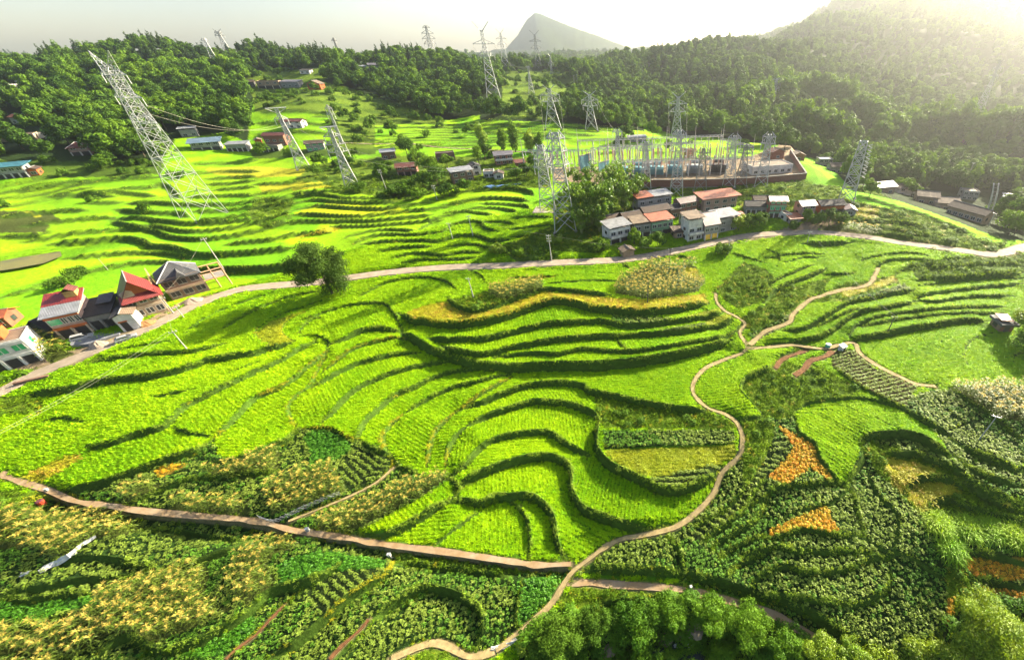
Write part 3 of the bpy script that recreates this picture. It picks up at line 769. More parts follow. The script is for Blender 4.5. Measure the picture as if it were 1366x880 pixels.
# ---------------------------------------------------------------- plant materials
def leaf_mat(name, c1, c2, trans=0.4, rough=0.55, spec=0.25, scale=0.15, tcol=None, top=None):
    """leaf: diffuse and light coming through, tint drifting over the field and from plant to plant"""
    m = bpy.data.materials.new(name); m.use_nodes = True; nt = m.node_tree; p = nt.nodes["Principled BSDF"]; out = nt.nodes["Material Output"]
    oi = N(nt, "ShaderNodeObjectInfo"); geo = N(nt, "ShaderNodeNewGeometry")
    nz = N(nt, "ShaderNodeTexNoise", Scale=scale, Detail=3.0); nt.links.new(geo.outputs["Position"], nz.inputs["Vector"])
    ad = N(nt, "ShaderNodeMath", operation='MULTIPLY_ADD'); ad.inputs[1].default_value = 0.42
    nt.links.new(oi.outputs["Random"], ad.inputs[0])
    mr = N(nt, "ShaderNodeMapRange"); mr.inputs[1].default_value = .3; mr.inputs[2].default_value = .7; mr.inputs[3].default_value = 0; mr.inputs[4].default_value = 0.58
    nt.links.new(nz.outputs["Fac"], mr.inputs[0]); nt.links.new(mr.outputs[0], ad.inputs[2])
    mx = N(nt, "ShaderNodeMix", data_type='RGBA'); mx.inputs[6].default_value = rgb(c1); mx.inputs[7].default_value = rgb(c2)
    nt.links.new(ad.outputs[0], mx.inputs[0])
    nt.links.new(mx.outputs[2], p.inputs["Base Color"]); p.inputs["Roughness"].default_value = rough; p.inputs["Specular IOR Level"].default_value = spec
    tr = N(nt, "ShaderNodeBsdfTranslucent")
    tm = N(nt, "ShaderNodeMix", data_type='RGBA', blend_type='MULTIPLY'); tm.inputs[0].default_value = 1; tm.inputs[7].default_value = rgb(tcol or (1.5, 1.35, 0.4))
    nt.links.new(mx.outputs[2], tm.inputs[6]); nt.links.new(tm.outputs[2], tr.inputs["Color"])
    ms = N(nt, "ShaderNodeMixShader"); ms.inputs[0].default_value = trans
    nt.links.new(p.outputs[0], ms.inputs[1]); nt.links.new(tr.outputs[0], ms.inputs[2]); nt.links.new(ms.outputs[0], out.inputs[0])
    return m
M_RICE = leaf_mat("rice_leaf", (.16, .37, .002), (.40, .57, .003), .45, .6, .12, .06)
M_RICEY = leaf_mat("ripening_rice", (.27, .36, .010), (.38, .40, .012), .4)
M_LEAFY = leaf_mat("dark_crop_leaf", (.125, .205, .020), (.25, .33, .050), .38, .55, .2)
M_LEAFB = leaf_mat("mid_crop_leaf", (.07, .18, .014), (.14, .28, .025), .32, .55, .15)
M_GREEN = leaf_mat("bright_crop_leaf", (.05, .18, .008), (.10, .26, .012), .35, .5, .3)
M_CORN = leaf_mat("maize_leaf", (.07, .125, .010), (.15, .20, .018), .3, .5, .35)
M_TASSEL = leaf_mat("maize_tassel", (.50, .37, .06), (.60, .48, .11), .3)
M_DRY = leaf_mat("dry_crop_leaf", (.60, .21, .006), (.62, .44, .02), .35)
M_WEED = leaf_mat("weed_leaf", (.055, .125, .008), (.17, .27, .010), .35, .7, .05, .3)
M_YGRASS = leaf_mat("yellow_grass", (.28, .30, .010), (.45, .40, .015), .35)
M_DGRASS = leaf_mat("dry_grass", (.38, .30, .03), (.42, .25, .03), .3)
M_BUSH = leaf_mat("bush_leaf", (.040, .095, .008), (.10, .185, .014), .25, .7, .08, .12)
M_TREE = leaf_mat("broadleaf", (.030, .075, .008), (.075, .145, .012), .18, .7, .08, .05)
M_TREEL = leaf_mat("light_broadleaf", (.06, .135, .008), (.14, .24, .014), .25, .7, .08, .06)
M_PINE = leaf_mat("conifer_needles", (.020, .048, .014), (.055, .095, .02), .2, .7, .06, .04)
M_BAMB = leaf_mat("bamboo_leaf", (.05, .13, .010), (.15, .25, .015), .35, .5, .3, .3)
M_OLIVE = leaf_mat("yellow_green_leaf", (.11, .21, .008), (.23, .31, .014), .35, .5, .3, .5)
M_REED = leaf_mat("reed_leaf", (.16, .34, .006), (.30, .44, .012), .45)
M_BIG = leaf_mat("dense_dark_leaf", (.028, .065, .010), (.07, .125, .014), .2, .7, .08, .4)
M_LIP = leaf_mat("sunlit_bank_grass_leaf", (.20, .34, .03), (.36, .46, .07), .6, .6, .08, .4)  # paled so that the sunlit crest line is in the leaf colour
M_GULLY = leaf_mat("gully_leaf", (.035, .11, .006), (.13, .25, .012), .3, .55, .12, .5)
M_BARK = simple("bark", (.10, .075, .05), .95, .4, 4, .02)

# ---------------------------------------------------------------- small plants built leaf by leaf
def leaf_quads(base, dirs, ups, length, width, bend=0.35, segs=2):
    """strips of segs quads along each leaf: returns V, F"""
    n = len(base); V = []; rows = []
    side = np.cross(dirs, ups); side /= np.linalg.norm(side, axis=1)[:, None] + 1e-9
    length = np.broadcast_to(length, (n,))[:, None]; width = np.broadcast_to(width, (n,))[:, None]
    for k in range(segs + 1):
        t = k / segs; w = width * (0.5 if segs == 1 else (0.35, 1.0, 0.12)[k] if segs == 2 else math.sin(math.pi * (0.15 + 0.8 * t)))
        c = base + dirs * length * t - np.array([0, 0, 1.0]) * (bend * length * t * t)
        rows.append(c - side * w * 0.5); rows.append(c + side * w * 0.5)
    V = np.stack(rows, 1).reshape(-1, 3); F = []
    b = np.arange(n) * (2 * (segs + 1))
    for k in range(segs): F.append(np.stack([b + 2 * k, b + 2 * k + 1, b + 2 * k + 3, b + 2 * k + 2], -1))
    return V, np.concatenate(F)
def unit(v): return v / (np.linalg.norm(v, axis=-1)[..., None] + 1e-9)
def rand_dirs(n, zlo=-1, zhi=1):
    z = rng.uniform(zlo, zhi, n); a = rng.uniform(0, 2 * math.pi, n); s = np.sqrt(1 - z * z); return np.stack([s * np.cos(a), s * np.sin(a), z], -1)
UPV = np.array([0, 0, 1.0])
def tuft(n, h, spread, w, bend, r0=0.08, segs=2):
    d = rand_dirs(n, 1 - spread, 0.98); b = np.column_stack([rng.normal(0, r0, (n, 2)), np.zeros(n)])
    ups = unit(np.cross(d, np.cross(UPV + rng.normal(0, .05, (n, 3)), d)))
    return leaf_quads(b, d, ups, h * rng.uniform(.75, 1.15, n), w, bend, segs)
def dome(n, r, h, lw, flat=0.5):
    """leafy mound: leaves lying on a dome"""
    d = rand_dirs(n, 0.05, 1); b = d * np.array([r, r, h]) * rng.uniform(.65, 1, (n, 1))
    nd = unit(np.cross(d, rand_dirs(n))); ups = unit(d * flat + UPV * (1 - flat) + rng.normal(0, .25, (n, 3)))
    nd = unit(nd - ups * (nd * ups).sum(-1)[:, None])
    return leaf_quads(b - nd * lw * .5, nd, ups, lw * rng.uniform(.7, 1.25, n), lw * .75, .1, 1)
def proto(name, parts):
    """unlinked prototype object for scattering; parts: list of ((V,F), material)"""
    Vs, Fs, mi, mats = [], [], [], []; o = 0
    for (V, F), m in parts:
        Vs.append(V); Fs.append(F + o); o += len(V)
        if m not in mats: mats.append(m)
        mi.append(np.full(len(F), mats.index(m)))
    return bpy.data.objects.new(name, mesh_np(name, np.vstack(Vs), np.vstack(Fs), mats=mats, midx=np.concatenate(mi)))
def maize():
    n = 11; z = np.linspace(.3, 1.9, n); a = np.arange(n) * 2.6 + rng.uniform(0, 6); d = unit(np.column_stack([np.cos(a), np.sin(a), np.full(n, .75)]))
    b = np.column_stack([np.zeros((n, 2)), z]); ups = unit(np.cross(d, np.cross(UPV, d)))
    L = leaf_quads(b, d, ups, rng.uniform(.7, 1.0, n), .13, .75, 3)
    st = leaf_quads(np.zeros((2, 3)), np.tile(UPV, (2, 1)) + [[.02, 0, 0], [0, .02, 0]], np.array([[1., 0, 0], [0, 1, 0]]), 2.15, .06, 0, 1)
    T = tuft(16, .50, .6, .042, .35, .05); T = (T[0] + [0, 0, 1.95], T[1])
    return [(L, M_CORN), (st, M_CORN), (T, M_TASSEL)]
P_RICE = [proto("rice_tuft", [(tuft(30, .52, .62, .085, .45, .10), M_RICE)]) for _ in range(3)]
P_RICEY = [proto("ripe_rice_tuft", [(tuft(30, .5, .65, .085, .5, .11), M_RICEY)]) for _ in range(2)]
P_LEAFY = [proto("dark_crop_plant", [(dome(16, .27, .46, .22, .15), M_LEAFY)]) for _ in range(3)]
P_LEAFB = [proto("mid_crop_plant", [(dome(18, .25, .42, .19, .2), M_LEAFB)]) for _ in range(2)]
P_GREEN = [proto("bright_crop_plant", [(dome(30, .30, .42, .17, .35), M_GREEN)]) for _ in range(2)]
P_DRY = [proto("dry_crop_plant", [(dome(20, .28, .4, .17, .3), M_DRY), (dome(9, .28, .42, .17, .3), mm)]) for mm in (M_YGRASS, M_DRY, M_LEAFB, M_YGRASS)]
P_CORN = [proto("maize_plant", maize()) for _ in range(4)]
P_WEED = [proto("weed_clump", [(dome(22, .45, .5, .22, .5), M_WEED), (tuft(14, .7, .8, .07, .5, .2), M_WEED)]) for _ in range(3)]
P_YG = [proto("yellow_grass_clump", [(tuft(26, .6, .9, .08, .6, .18), M_YGRASS)]) for _ in range(2)]
P_DG = [proto("dry_grass_clump", [(tuft(26, .7, .8, .08, .5, .18), M_DGRASS)]) for _ in range(2)]
P_BUSH = [proto("bush", [(dome(90, .9, 1.1, .34, .5), M_BUSH)]) for _ in range(3)]

# ---------------------------------------------------------------- scattering: one object per crop, nobody could count the plants
def scatter(name, protos, P, idx, rot, scl, label):
    me = bpy.data.meshes.new(name); me.vertices.add(len(P)); me.vertices.foreach_set("co", np.ascontiguousarray(P, np.float32).ravel())
    for nm, ty, v in (("pick", 'INT', idx), ("turn", 'FLOAT_VECTOR', rot), ("size", 'FLOAT_VECTOR', scl)):
        at = me.attributes.new(nm, ty, 'POINT')
        at.data.foreach_set("vector" if ty == 'FLOAT_VECTOR' else "value", np.ascontiguousarray(v, np.float32 if ty != 'INT' else np.int32).ravel())
    me.update()
    o = link(name, me, kind="stuff", label=label)
    g = bpy.data.node_groups.new(name, 'GeometryNodeTree')
    g.interface.new_socket("Geometry", in_out='INPUT', socket_type='NodeSocketGeometry'); g.interface.new_socket("Geometry", in_out='OUTPUT', socket_type='NodeSocketGeometry')
    gi, go = g.nodes.new('NodeGroupInput'), g.nodes.new('NodeGroupOutput')
    iop = g.nodes.new('GeometryNodeInstanceOnPoints'); jn = g.nodes.new('GeometryNodeJoinGeometry')
    for pr in reversed(protos):
        oi = g.nodes.new('GeometryNodeObjectInfo'); oi.inputs['Object'].default_value = pr; oi.inputs['As Instance'].default_value = True
        g.links.new(oi.outputs['Geometry'], jn.inputs[0])
    def na(nm, ty):
        a = g.nodes.new('GeometryNodeInputNamedAttribute'); a.data_type = ty; a.inputs[0].default_value = nm; return a.outputs[0]
    g.links.new(gi.outputs[0], iop.inputs['Points']); g.links.new(jn.outputs[0], iop.inputs['Instance']); iop.inputs['Pick Instance'].default_value = True
    g.links.new(na("pick", 'INT'), iop.inputs['Instance Index'])
    er = g.nodes.new('FunctionNodeEulerToRotation'); g.links.new(na("turn", 'FLOAT_VECTOR'), er.inputs[0]); g.links.new(er.outputs[0], iop.inputs['Rotation'])
    g.links.new(na("size", 'FLOAT_VECTOR'), iop.inputs['Scale']); g.links.new(iop.outputs[0], go.inputs[0])
    md = o.modifiers.new("scatter", 'NODES'); md.node_group = g
    return o
RINGS = [(8, 62, 1.0), (62, 90, 1.2), (90, 125, 1.6), (125, 170, 2.3), (170, 235, 3.4)]
def lattice(r0, r1, sx, sy, ang, jit, keep):
    """lattice points turned by ang, inside the ring and in front of the camera"""
    c, s = math.cos(ang), math.sin(ang)
    u = np.arange(-r1, r1, sx); v = np.arange(-r1, r1, sy)
    out = []
    for k in range(0, len(v), 400):
        U, Vv = np.meshgrid(u, v[k:k + 400]); U = U.ravel() + rng.uniform(-jit, jit, U.size) * sx; Vv = Vv.ravel() + rng.uniform(-jit, jit, Vv.size) * sy
        x, y = U * c - Vv * s, U * s + Vv * c; r = np.hypot(x, y)
        m = (r >= r0) & (r < r1) & (y > -4) & (np.abs(x) < 2.1 * y + 60)
        x, y = x[m], y[m]
        if not len(x): continue
        z = height(x, y); px, py, d = project(x, y, z)
        m = (px > -160) & (px < 1540) & (py < 990) & (py > 120) & keep(x, y, z, px, py)
        out.append(np.column_stack([x, y, z])[m])
    return np.vstack(out) if out else np.zeros((0, 3))
def labs(x, y, z): return lookup(LM, x, y, z)
def code(*c): return [CODES.index(k) for k in c]
def clear(x, y, mb=0.5, mp=0.3):
    fi, fj = gidx(x, y); return (bil(BD, fi, fj) > mb * np.clip(.35 + .65 * bil(BH, fi, fj), .4, 1.1)) & (bil(PD, fi, fj) > mp)
def gather(sets, rows, sx, sy, jit, maxr=235, mb=0.5):
    out = []
    for r0, r1, mul in RINGS:
        if r0 >= maxr: continue
        if rows:
            groups = [(0, 0.05)] + [(k + 1, math.atan2(d[1], d[0])) for k, d in enumerate(ROWD)]
            for rid, ang in groups:
                q = lattice(r0, min(r1, maxr), sx * min(mul, 2.4), sy * min(max(mul / 1.6, 1), 1.5), ang, jit,
                            lambda x, y, z, px, py: (lookup(RM, x, y, z) == rid) & np.isin(labs(x, y, z), code(*sets)) & clear(x, y, mb))
                out.append(np.column_stack([q, np.full(len(q), mul)]))
        else:
            q = lattice(r0, min(r1, maxr), sx * mul, sy * mul, 0.3, jit, lambda x, y, z, px, py: np.isin(labs(x, y, z), code(*sets)) & clear(x, y, mb))
            out.append(np.column_stack([q, np.full(len(q), mul)]))
    return np.vstack(out)
def attrs(n, np_, s0=.8, s1=1.2, off=0, mul=1.0, zs=(.85, 1.15), tilt=.12):
    idx = rng.integers(0, np_, n) + off
    rot = np.column_stack([rng.normal(0, tilt, (n, 2)), rng.uniform(0, 6.283, n)])
    s = rng.uniform(s0, s1, n) * mul
    return idx, rot, np.column_stack([s, s, s * rng.uniform(*zs, n)])
def make_crop(name, label, layers):
    """layers: (points with spacing factor, protos, s0, s1)"""
    Ps, I, Rr, Sc, pr = [], [], [], [], []
    for q, protos, s0, s1 in layers:
        if not len(q): continue
        m = np.minimum(q[:, 3], 2.6) ** 0.8
        i, r, s = attrs(len(q), len(protos), s0, s1, len(pr), m)
        s[:, 2] = s[:, 2] / m ** 0.55
        Ps.append(q[:, :3]); I.append(i); Rr.append(r); Sc.append(s); pr += protos
    if Ps: scatter(name, pr, np.vstack(Ps), np.concatenate(I), np.vstack(Rr), np.vstack(Sc), label); print("SCATTER", name, sum(len(p) for p in Ps))
make_crop("rice_crop", "bright green rice planted in rows on the terraces, yellowing in places",
          [(gather("R", True, .32, .60, .13, 132), P_RICE, .85, 1.15), (gather("Y", True, .32, .58, .16, 132), P_RICEY, .8, 1.1)])
def patches(q, thr=.25):
    q = q[rng.random(len(q)) > .05]; f = np.sin(q[:, 0] * .19 + 2 * np.sin(q[:, 1] * .13)) * np.sin(q[:, 1] * .23 + 1.3) + rng.normal(0, .35, len(q)); return q[f < thr], q[f >= thr]
_l = patches(gather("L", False, .49, .49, .34, 150, .45))
make_crop("leafy_crop", "dark leafy crop filling the lower terraces",
          [(_l[0], P_LEAFY, .75, 1.3), (_l[1], P_LEAFB, .7, 1.3), (gather("K", True, .40, .95, .16, 150, .45), P_LEAFY, .9, 1.2), (gather("T", True, .36, .85, .1, 150, .3), P_LEAFY, .8, 1.2)])
make_crop("bright_leafy_crop", "fresh green low crop on the small plots at the lower left", [(gather("G", False, .44, .44, .34, 150, .4), P_GREEN, .8, 1.2)])
make_crop("dry_crop", "orange drying crop on small plots at the lower right", [(gather("O", False, .45, .45, .4, 150, .4), P_DRY, .8, 1.2)])
make_crop("maize_crop", "maize with straw coloured tassels standing in the plots", [(gather("C", True, .50, .95, .22, 160, .2), P_CORN, .75, 1.05)])
P_GUL = [proto("gully_bush", [(dome(150, .9, 1.2, .24, .4), M_GULLY)]) for _ in range(3)]
make_crop("gully_shrubs", "dark leafy shrubs filling the gully along the bottom edge", [(gather("W", False, 1.05, 1.05, .5, 62, .1), P_GUL, .6, 1.5)])
# weeds and grasses: scrub plots, banks, path sides
wl = [(gather("B", False, 1.05, 1.05, .5, 190, .2), P_WEED, .9, 1.9), (gather("S", False, .68, .68, .5, 190, .2), P_WEED, .55, 1.35), (gather("SB", False, 2.6, 2.6, .5, 220, .2), P_BUSH, .35, 1.0),
      (gather("U", False, .55, .55, .5, 190, .2), P_YG, .8, 1.2), (gather("S", False, 1.9, 1.9, .5, 150, .2), P_YG, .8, 1.3), (gather("U", False, 1.3, 1.3, .5, 150, .2), P_DG, .8, 1.2)]
bp_, by_, bl_ = [], [], []
for st, h, P in EDGEL:
    r = np.hypot(P[:, 0], P[:, 1]).mean(); mul = max(1, r / 75)
    def along(step, mean, sd, size):
        n = int(len(P) * 1.5 / step) + 2; k = rng.uniform(0, len(P) - 1.001, n); i = k.astype(int); u = (k - i)[:, None]
        c = P[i] * (1 - u) + P[i + 1] * u; d = unit(P[i + 1, :2] - P[i, :2]); nr = np.stack([-d[:, 1], d[:, 0]], -1)
        c = c[:, :2] + nr * rng.normal(mean, sd, n)[:, None]
        q = np.column_stack([c, height(c[:, 0], c[:, 1]) - .04, size * (.72 + .5 * np.abs(np.sin(k * .31 + 2 * np.sin(k * .11 + h * 9)))) * rng.uniform(.7, 1.25, n)])
        q = q[np.sin(k * .23 + 3 * np.sin(k * .07 + h * 5)) > -.86]; c = q[:, :2]
        return q[bil(PD, *gidx(c[:, 0], c[:, 1])) > .15]
    w_ = max(0.30, 0.6 * (r * r + 2500) / 19750 * 0.75)
    lipq = along(.34 * mul if st != 'p' else .8 * mul, w_ * .95, .09 * mul, mul ** .5 * (.55 if st != 'p' else .4))
    (by_ if st == 'y' else bl_).append(lipq)
    if st != 'p':
        f = along(.62 * mul, -.25 * h, .25 * h, mul ** .4 * (.32 + .36 * min(h, 1.4))); w = rng.random(len(f)) < (.3 if st == 'y' else .04)
        by_.append(f[w]); bp_.append(f[~w])
P_LIP = [proto("bank_grass", [(tuft(18, .5, .9, .07, .5, .22), M_LIP), (dome(8, .32, .34, .2, .4), M_LIP)]) for _ in range(2)]
wl.append((np.vstack(bl_), P_LIP, .8, 1.3))
wl += [(np.vstack(bp_), P_WEED, .5, 1.0), (np.vstack(by_), P_YG, .6, 1.1)]
pp = []
for P, hw, nm in STRIPS:
    n = int(len(P) * (dict(road=1.3, canal_path=3.4).get(nm, 2.4))); k = rng.integers(0, len(P) - 1, n); d = unit(P[k + 1, :2] - P[k, :2]); nr = np.stack([-d[:, 1], d[:, 0]], -1)
    c = P[k, :2] + d * rng.uniform(0, 1, (n, 1)) + nr * (np.sign(rng.uniform(-1, 1, n)) * (hw + rng.gamma(2, .16, n)))[:, None]
    r = np.hypot(c[:, 0], c[:, 1]); pp.append(np.column_stack([c, height(c[:, 0], c[:, 1]) - .05, np.maximum(1, r / 80) * .8]))
wl.append((np.vstack(pp), P_WEED, .35, .8)); wl.append((np.vstack(pp)[::4], P_YG, .6, 1.0))
make_crop("weeds", "weeds, grass and low bushes on the banks, path sides and fallow plots", wl)
# ---------------------------------------------------------------- solid building blocks
class MB:
    def __init__(s): s.v = []; s.f = []
    def box(s, x0, x1, y0, y1, z0, z1):
        b = len(s.v); s.v += [(x0, y0, z0), (x1, y0, z0), (x1, y1, z0), (x0, y1, z0), (x0, y0, z1), (x1, y0, z1), (x1, y1, z1), (x0, y1, z1)]
        s.f += [[b + i for i in q] for q in ((0, 3, 2, 1), (4, 5, 6, 7), (0, 1, 5, 4), (1, 2, 6, 5), (2, 3, 7, 6), (3, 0, 4, 7))]; return s
    def prism(s, poly, axis, a0, a1):
        """poly in the two other axes extruded along axis ('x' or 'y' or 'z')"""
        b = len(s.v); n = len(poly)
        for a in (a0, a1):
            for p, q in poly: s.v.append((a, p, q) if axis == 'x' else (p, a, q) if axis == 'y' else (p, q, a))
        s.f += [[b + i for i in range(n)][::-1], [b + n + i for i in range(n)]]
        for i in range(n): j = (i + 1) % n; s.f.append([b + i, b + j, b + n + j, b + n + i])
        return s
    def slab(s, q, t):
        """four corners, thickness downwards"""
        b = len(s.v); s.v += [tuple(p) for p in q] + [(p[0], p[1], p[2] - t) for p in q]; n = len(q)
        s.f += [[b + i for i in range(n)], [b + n + i for i in range(n)][::-1]]
        for i in range(n): j = (i + 1) % n; s.f.append([b + j, b + i, b + n + i, b + n + j])
        return s
    def bar(s, p, q, t, t2=None):
        p, q = Vector(p), Vector(q); d = (q - p); d.normalize()
        u = d.orthogonal().normalized(); w = d.cross(u); b = len(s.v)
        for c, tt in ((p, t), (q, t if t2 is None else t2)):
            for a in range(4):
                an = a * math.pi / 2 + .785; s.v.append(tuple(c + (u * math.cos(an) + w * math.sin(an)) * tt * .7))
        s.f += [[b + i, b + (i + 1) % 4, b + 4 + (i + 1) % 4, b + 4 + i] for i in range(4)] + [[b + 3, b + 2, b + 1, b], [b + 4, b + 5, b + 6, b + 7]]
        return s
    def tube(s, P, r, n=6):
        """tube through points with radii"""
        b = len(s.v); r = r if hasattr(r, '__len__') else [r] * len(P); P = [Vector(p) for p in P]
        for i, p in enumerate(P):
            d = (P[min(i + 1, len(P) - 1)] - P[max(i - 1, 0)]).normalized(); u = d.orthogonal().normalized() if abs(d.z) < .95 else Vector((1, 0, 0)); u = (u - d * u.dot(d)).normalized(); w = d.cross(u)
            for a in range(n): an = 6.28318 * a / n; s.v.append(tuple(p + (u * math.cos(an) + w * math.sin(an)) * r[i]))
        for i in range(len(P) - 1):
            for a in range(n): c = (a + 1) % n; s.f.append([b + i * n + a, b + i * n + c, b + (i + 1) * n + c, b + (i + 1) * n + a])
        s.f += [[b + a for a in range(n)][::-1], [b + (len(P) - 1) * n + a for a in range(n)]]; return s
    def build(s, name, mat, parent=None, **props):
        me = bpy.data.meshes.new(name); me.from_pydata(s.v, [], s.f); me.update()
        mats = mat if isinstance(mat, list) else [mat]
        for m in mats: me.materials.append(m)
        return link(name, me, parent, **props)
def root(name, loc, rz=0, **props):
    o = bpy.data.objects.new(name, None); COL.objects.link(o); o.location = loc; o.rotation_euler = (0, 0, rz); o.empty_display_size = .5
    for k, v in props.items():
        if v: o[k] = v
    return o
def copy_tree(o, loc, rz, **props):
    r = o.copy(); COL.objects.link(r); r.location = loc; r.rotation_euler = (0, 0, rz)
    for k, v in props.items(): r[k] = v
    for ch in KIDS.get(o.name) or o.children:
        c = ch.copy(); COL.objects.link(c); c.parent = r
        for g in ch.children: d = g.copy(); COL.objects.link(d); d.parent = c
    return r
KIDS = {}
MATS = {}
def cmat(c, rough=.8, var=.34, scale=.7, bump=.01, metal=0, spec=.25):
    k = (c, rough, metal)
    if k not in MATS: MATS[k] = simple("paint_%02d" % len(MATS), c, rough, var, scale, bump, metal, spec)
    return MATS[k]
def brick_mat(name, c, mortar, w=.5, h=.16):
    m, nt, p = node_mat(name); tc = N(nt, "ShaderNodeTexCoord"); b = N(nt, "ShaderNodeTexBrick", Scale=1.0); b.inputs["Color1"].default_value = rgb(c); b.inputs["Color2"].default_value = rgb([x * .7 for x in c]); b.inputs["Mortar"].default_value = rgb(mortar)
    b.inputs["Brick Width"].default_value = w; b.inputs["Row Height"].default_value = h; b.inputs["Mortar Size"].default_value = .02
    mp = N(nt, "ShaderNodeMapping"); mp.inputs["Rotation"].default_value = (R(90), 0, 0); nt.links.new(tc.outputs["Object"], mp.inputs[0]); nt.links.new(mp.outputs[0], b.inputs["Vector"]); nt.links.new(b.outputs["Color"], p.inputs["Base Color"]); p.inputs["Roughness"].default_value = .9
    return m
def roof_mat(name, c, pitch=.35, metal=False):
    """ribbed sheet or tile courses"""
    m, nt, p = node_mat(name); tc = N(nt, "ShaderNodeTexCoord"); w = N(nt, "ShaderNodeTexWave", Scale=1.0 / pitch * .5, Distortion=.6); w.bands_direction = 'X'
    nt.links.new(tc.outputs["Object"], w.inputs[0]); nz = N(nt, "ShaderNodeTexNoise", Scale=.9, Detail=6.0); nt.links.new(tc.outputs["Object"], nz.inputs[0])
    rp = N(nt, "ShaderNodeValToRGB"); e = rp.color_ramp.elements; e[0].position, e[1].position = .3, .72; e[0].color = rgb([x * .6 for x in c]); e[1].color = rgb([min(x * 1.15, .9) for x in c]); nt.links.new(nz.outputs[0], rp.inputs[0]); nt.links.new(rp.outputs[0], p.inputs["Base Color"])
    b = N(nt, "ShaderNodeBump", Strength=.6, Distance=.06); nt.links.new(w.outputs[0], b.inputs["Height"]); nt.links.new(b.outputs[0], p.inputs["Normal"]); p.inputs["Roughness"].default_value = .5 if metal else .85
    return m
C_WHITE, C_CREAM, C_GREY, C_DGREY, C_TAN, C_CONC = (.46, .44, .41), (.36, .28, .20), (.23, .22, .21), (.08, .075, .07), (.26, .18, .12), (.20, .185, .165)
C_BRICK, C_ORANGE, C_PINK, C_LGREEN, C_YEL = (.22, .08, .045), (.36, .095, .025), (.30, .20, .17), (.16, .27, .16), (.40, .27, .08)
M_BRICK = brick_mat("red_brick", (.24, .075, .04), (.2, .16, .12)); M_BRICKD = brick_mat("brown_brick", (.17, .08, .05), (.16, .13, .10))
RF = dict(red=roof_mat("red_sheet", (.20, .02, .016), metal=True), maroon=roof_mat("maroon_sheet", (0.054, 0.012, 0.015), metal=True), white=roof_mat("white_sheet", (0.211, 0.215, 0.225), metal=True), blue=roof_mat("blue_sheet", (0.102, 0.153, 0.205), metal=True),
          teal=roof_mat("teal_sheet", (0.028, 0.123, 0.157), metal=True), dark=roof_mat("dark_tiles", (0.029, 0.025, 0.024)), brown=roof_mat("brown_tiles", (0.058, 0.034, 0.022)), orange=roof_mat("orange_sheet", (.30, .075, .022), metal=True), grey=roof_mat("grey_tiles", (0.068, 0.068, 0.072)),
          mauve=roof_mat("mauve_sheet", (0.113, 0.058, 0.068), metal=True), tan=roof_mat("weathered_sheet", (0.164, 0.116, 0.075)), redt=roof_mat("red_tiles", (0.102, 0.022, 0.015)), lilac=roof_mat("lilac_sheet", (0.123, 0.109, 0.123), metal=True))
M_GLASS = simple("window_glass", (.03, .035, .04), .12, .2, 2, spec=.6); M_GGLASS = simple("green_window_glass", (.03, .30, .13), .15, .3, 2, spec=.6); M_DARK = simple("dark_opening", (.035, .03, .028), .9, .3, 2)
M_FRAME = simple("white_frame", (.40, .39, .36), .6, .1); M_STEEL = simple("galvanised_steel", (.36, .36, .35), .5, .15, .5, metal=.4); M_DSTEEL = simple("dull_steel", (.20, .20, .19), .5, .15, .5, metal=.5)
M_CONC = simple("raw_concrete", C_CONC, .9, .3, .8, .02)
def wmat(c): return c if not isinstance(c, tuple) else cmat(c)
DISCS = []   # places kept free of trees: x, y, radius
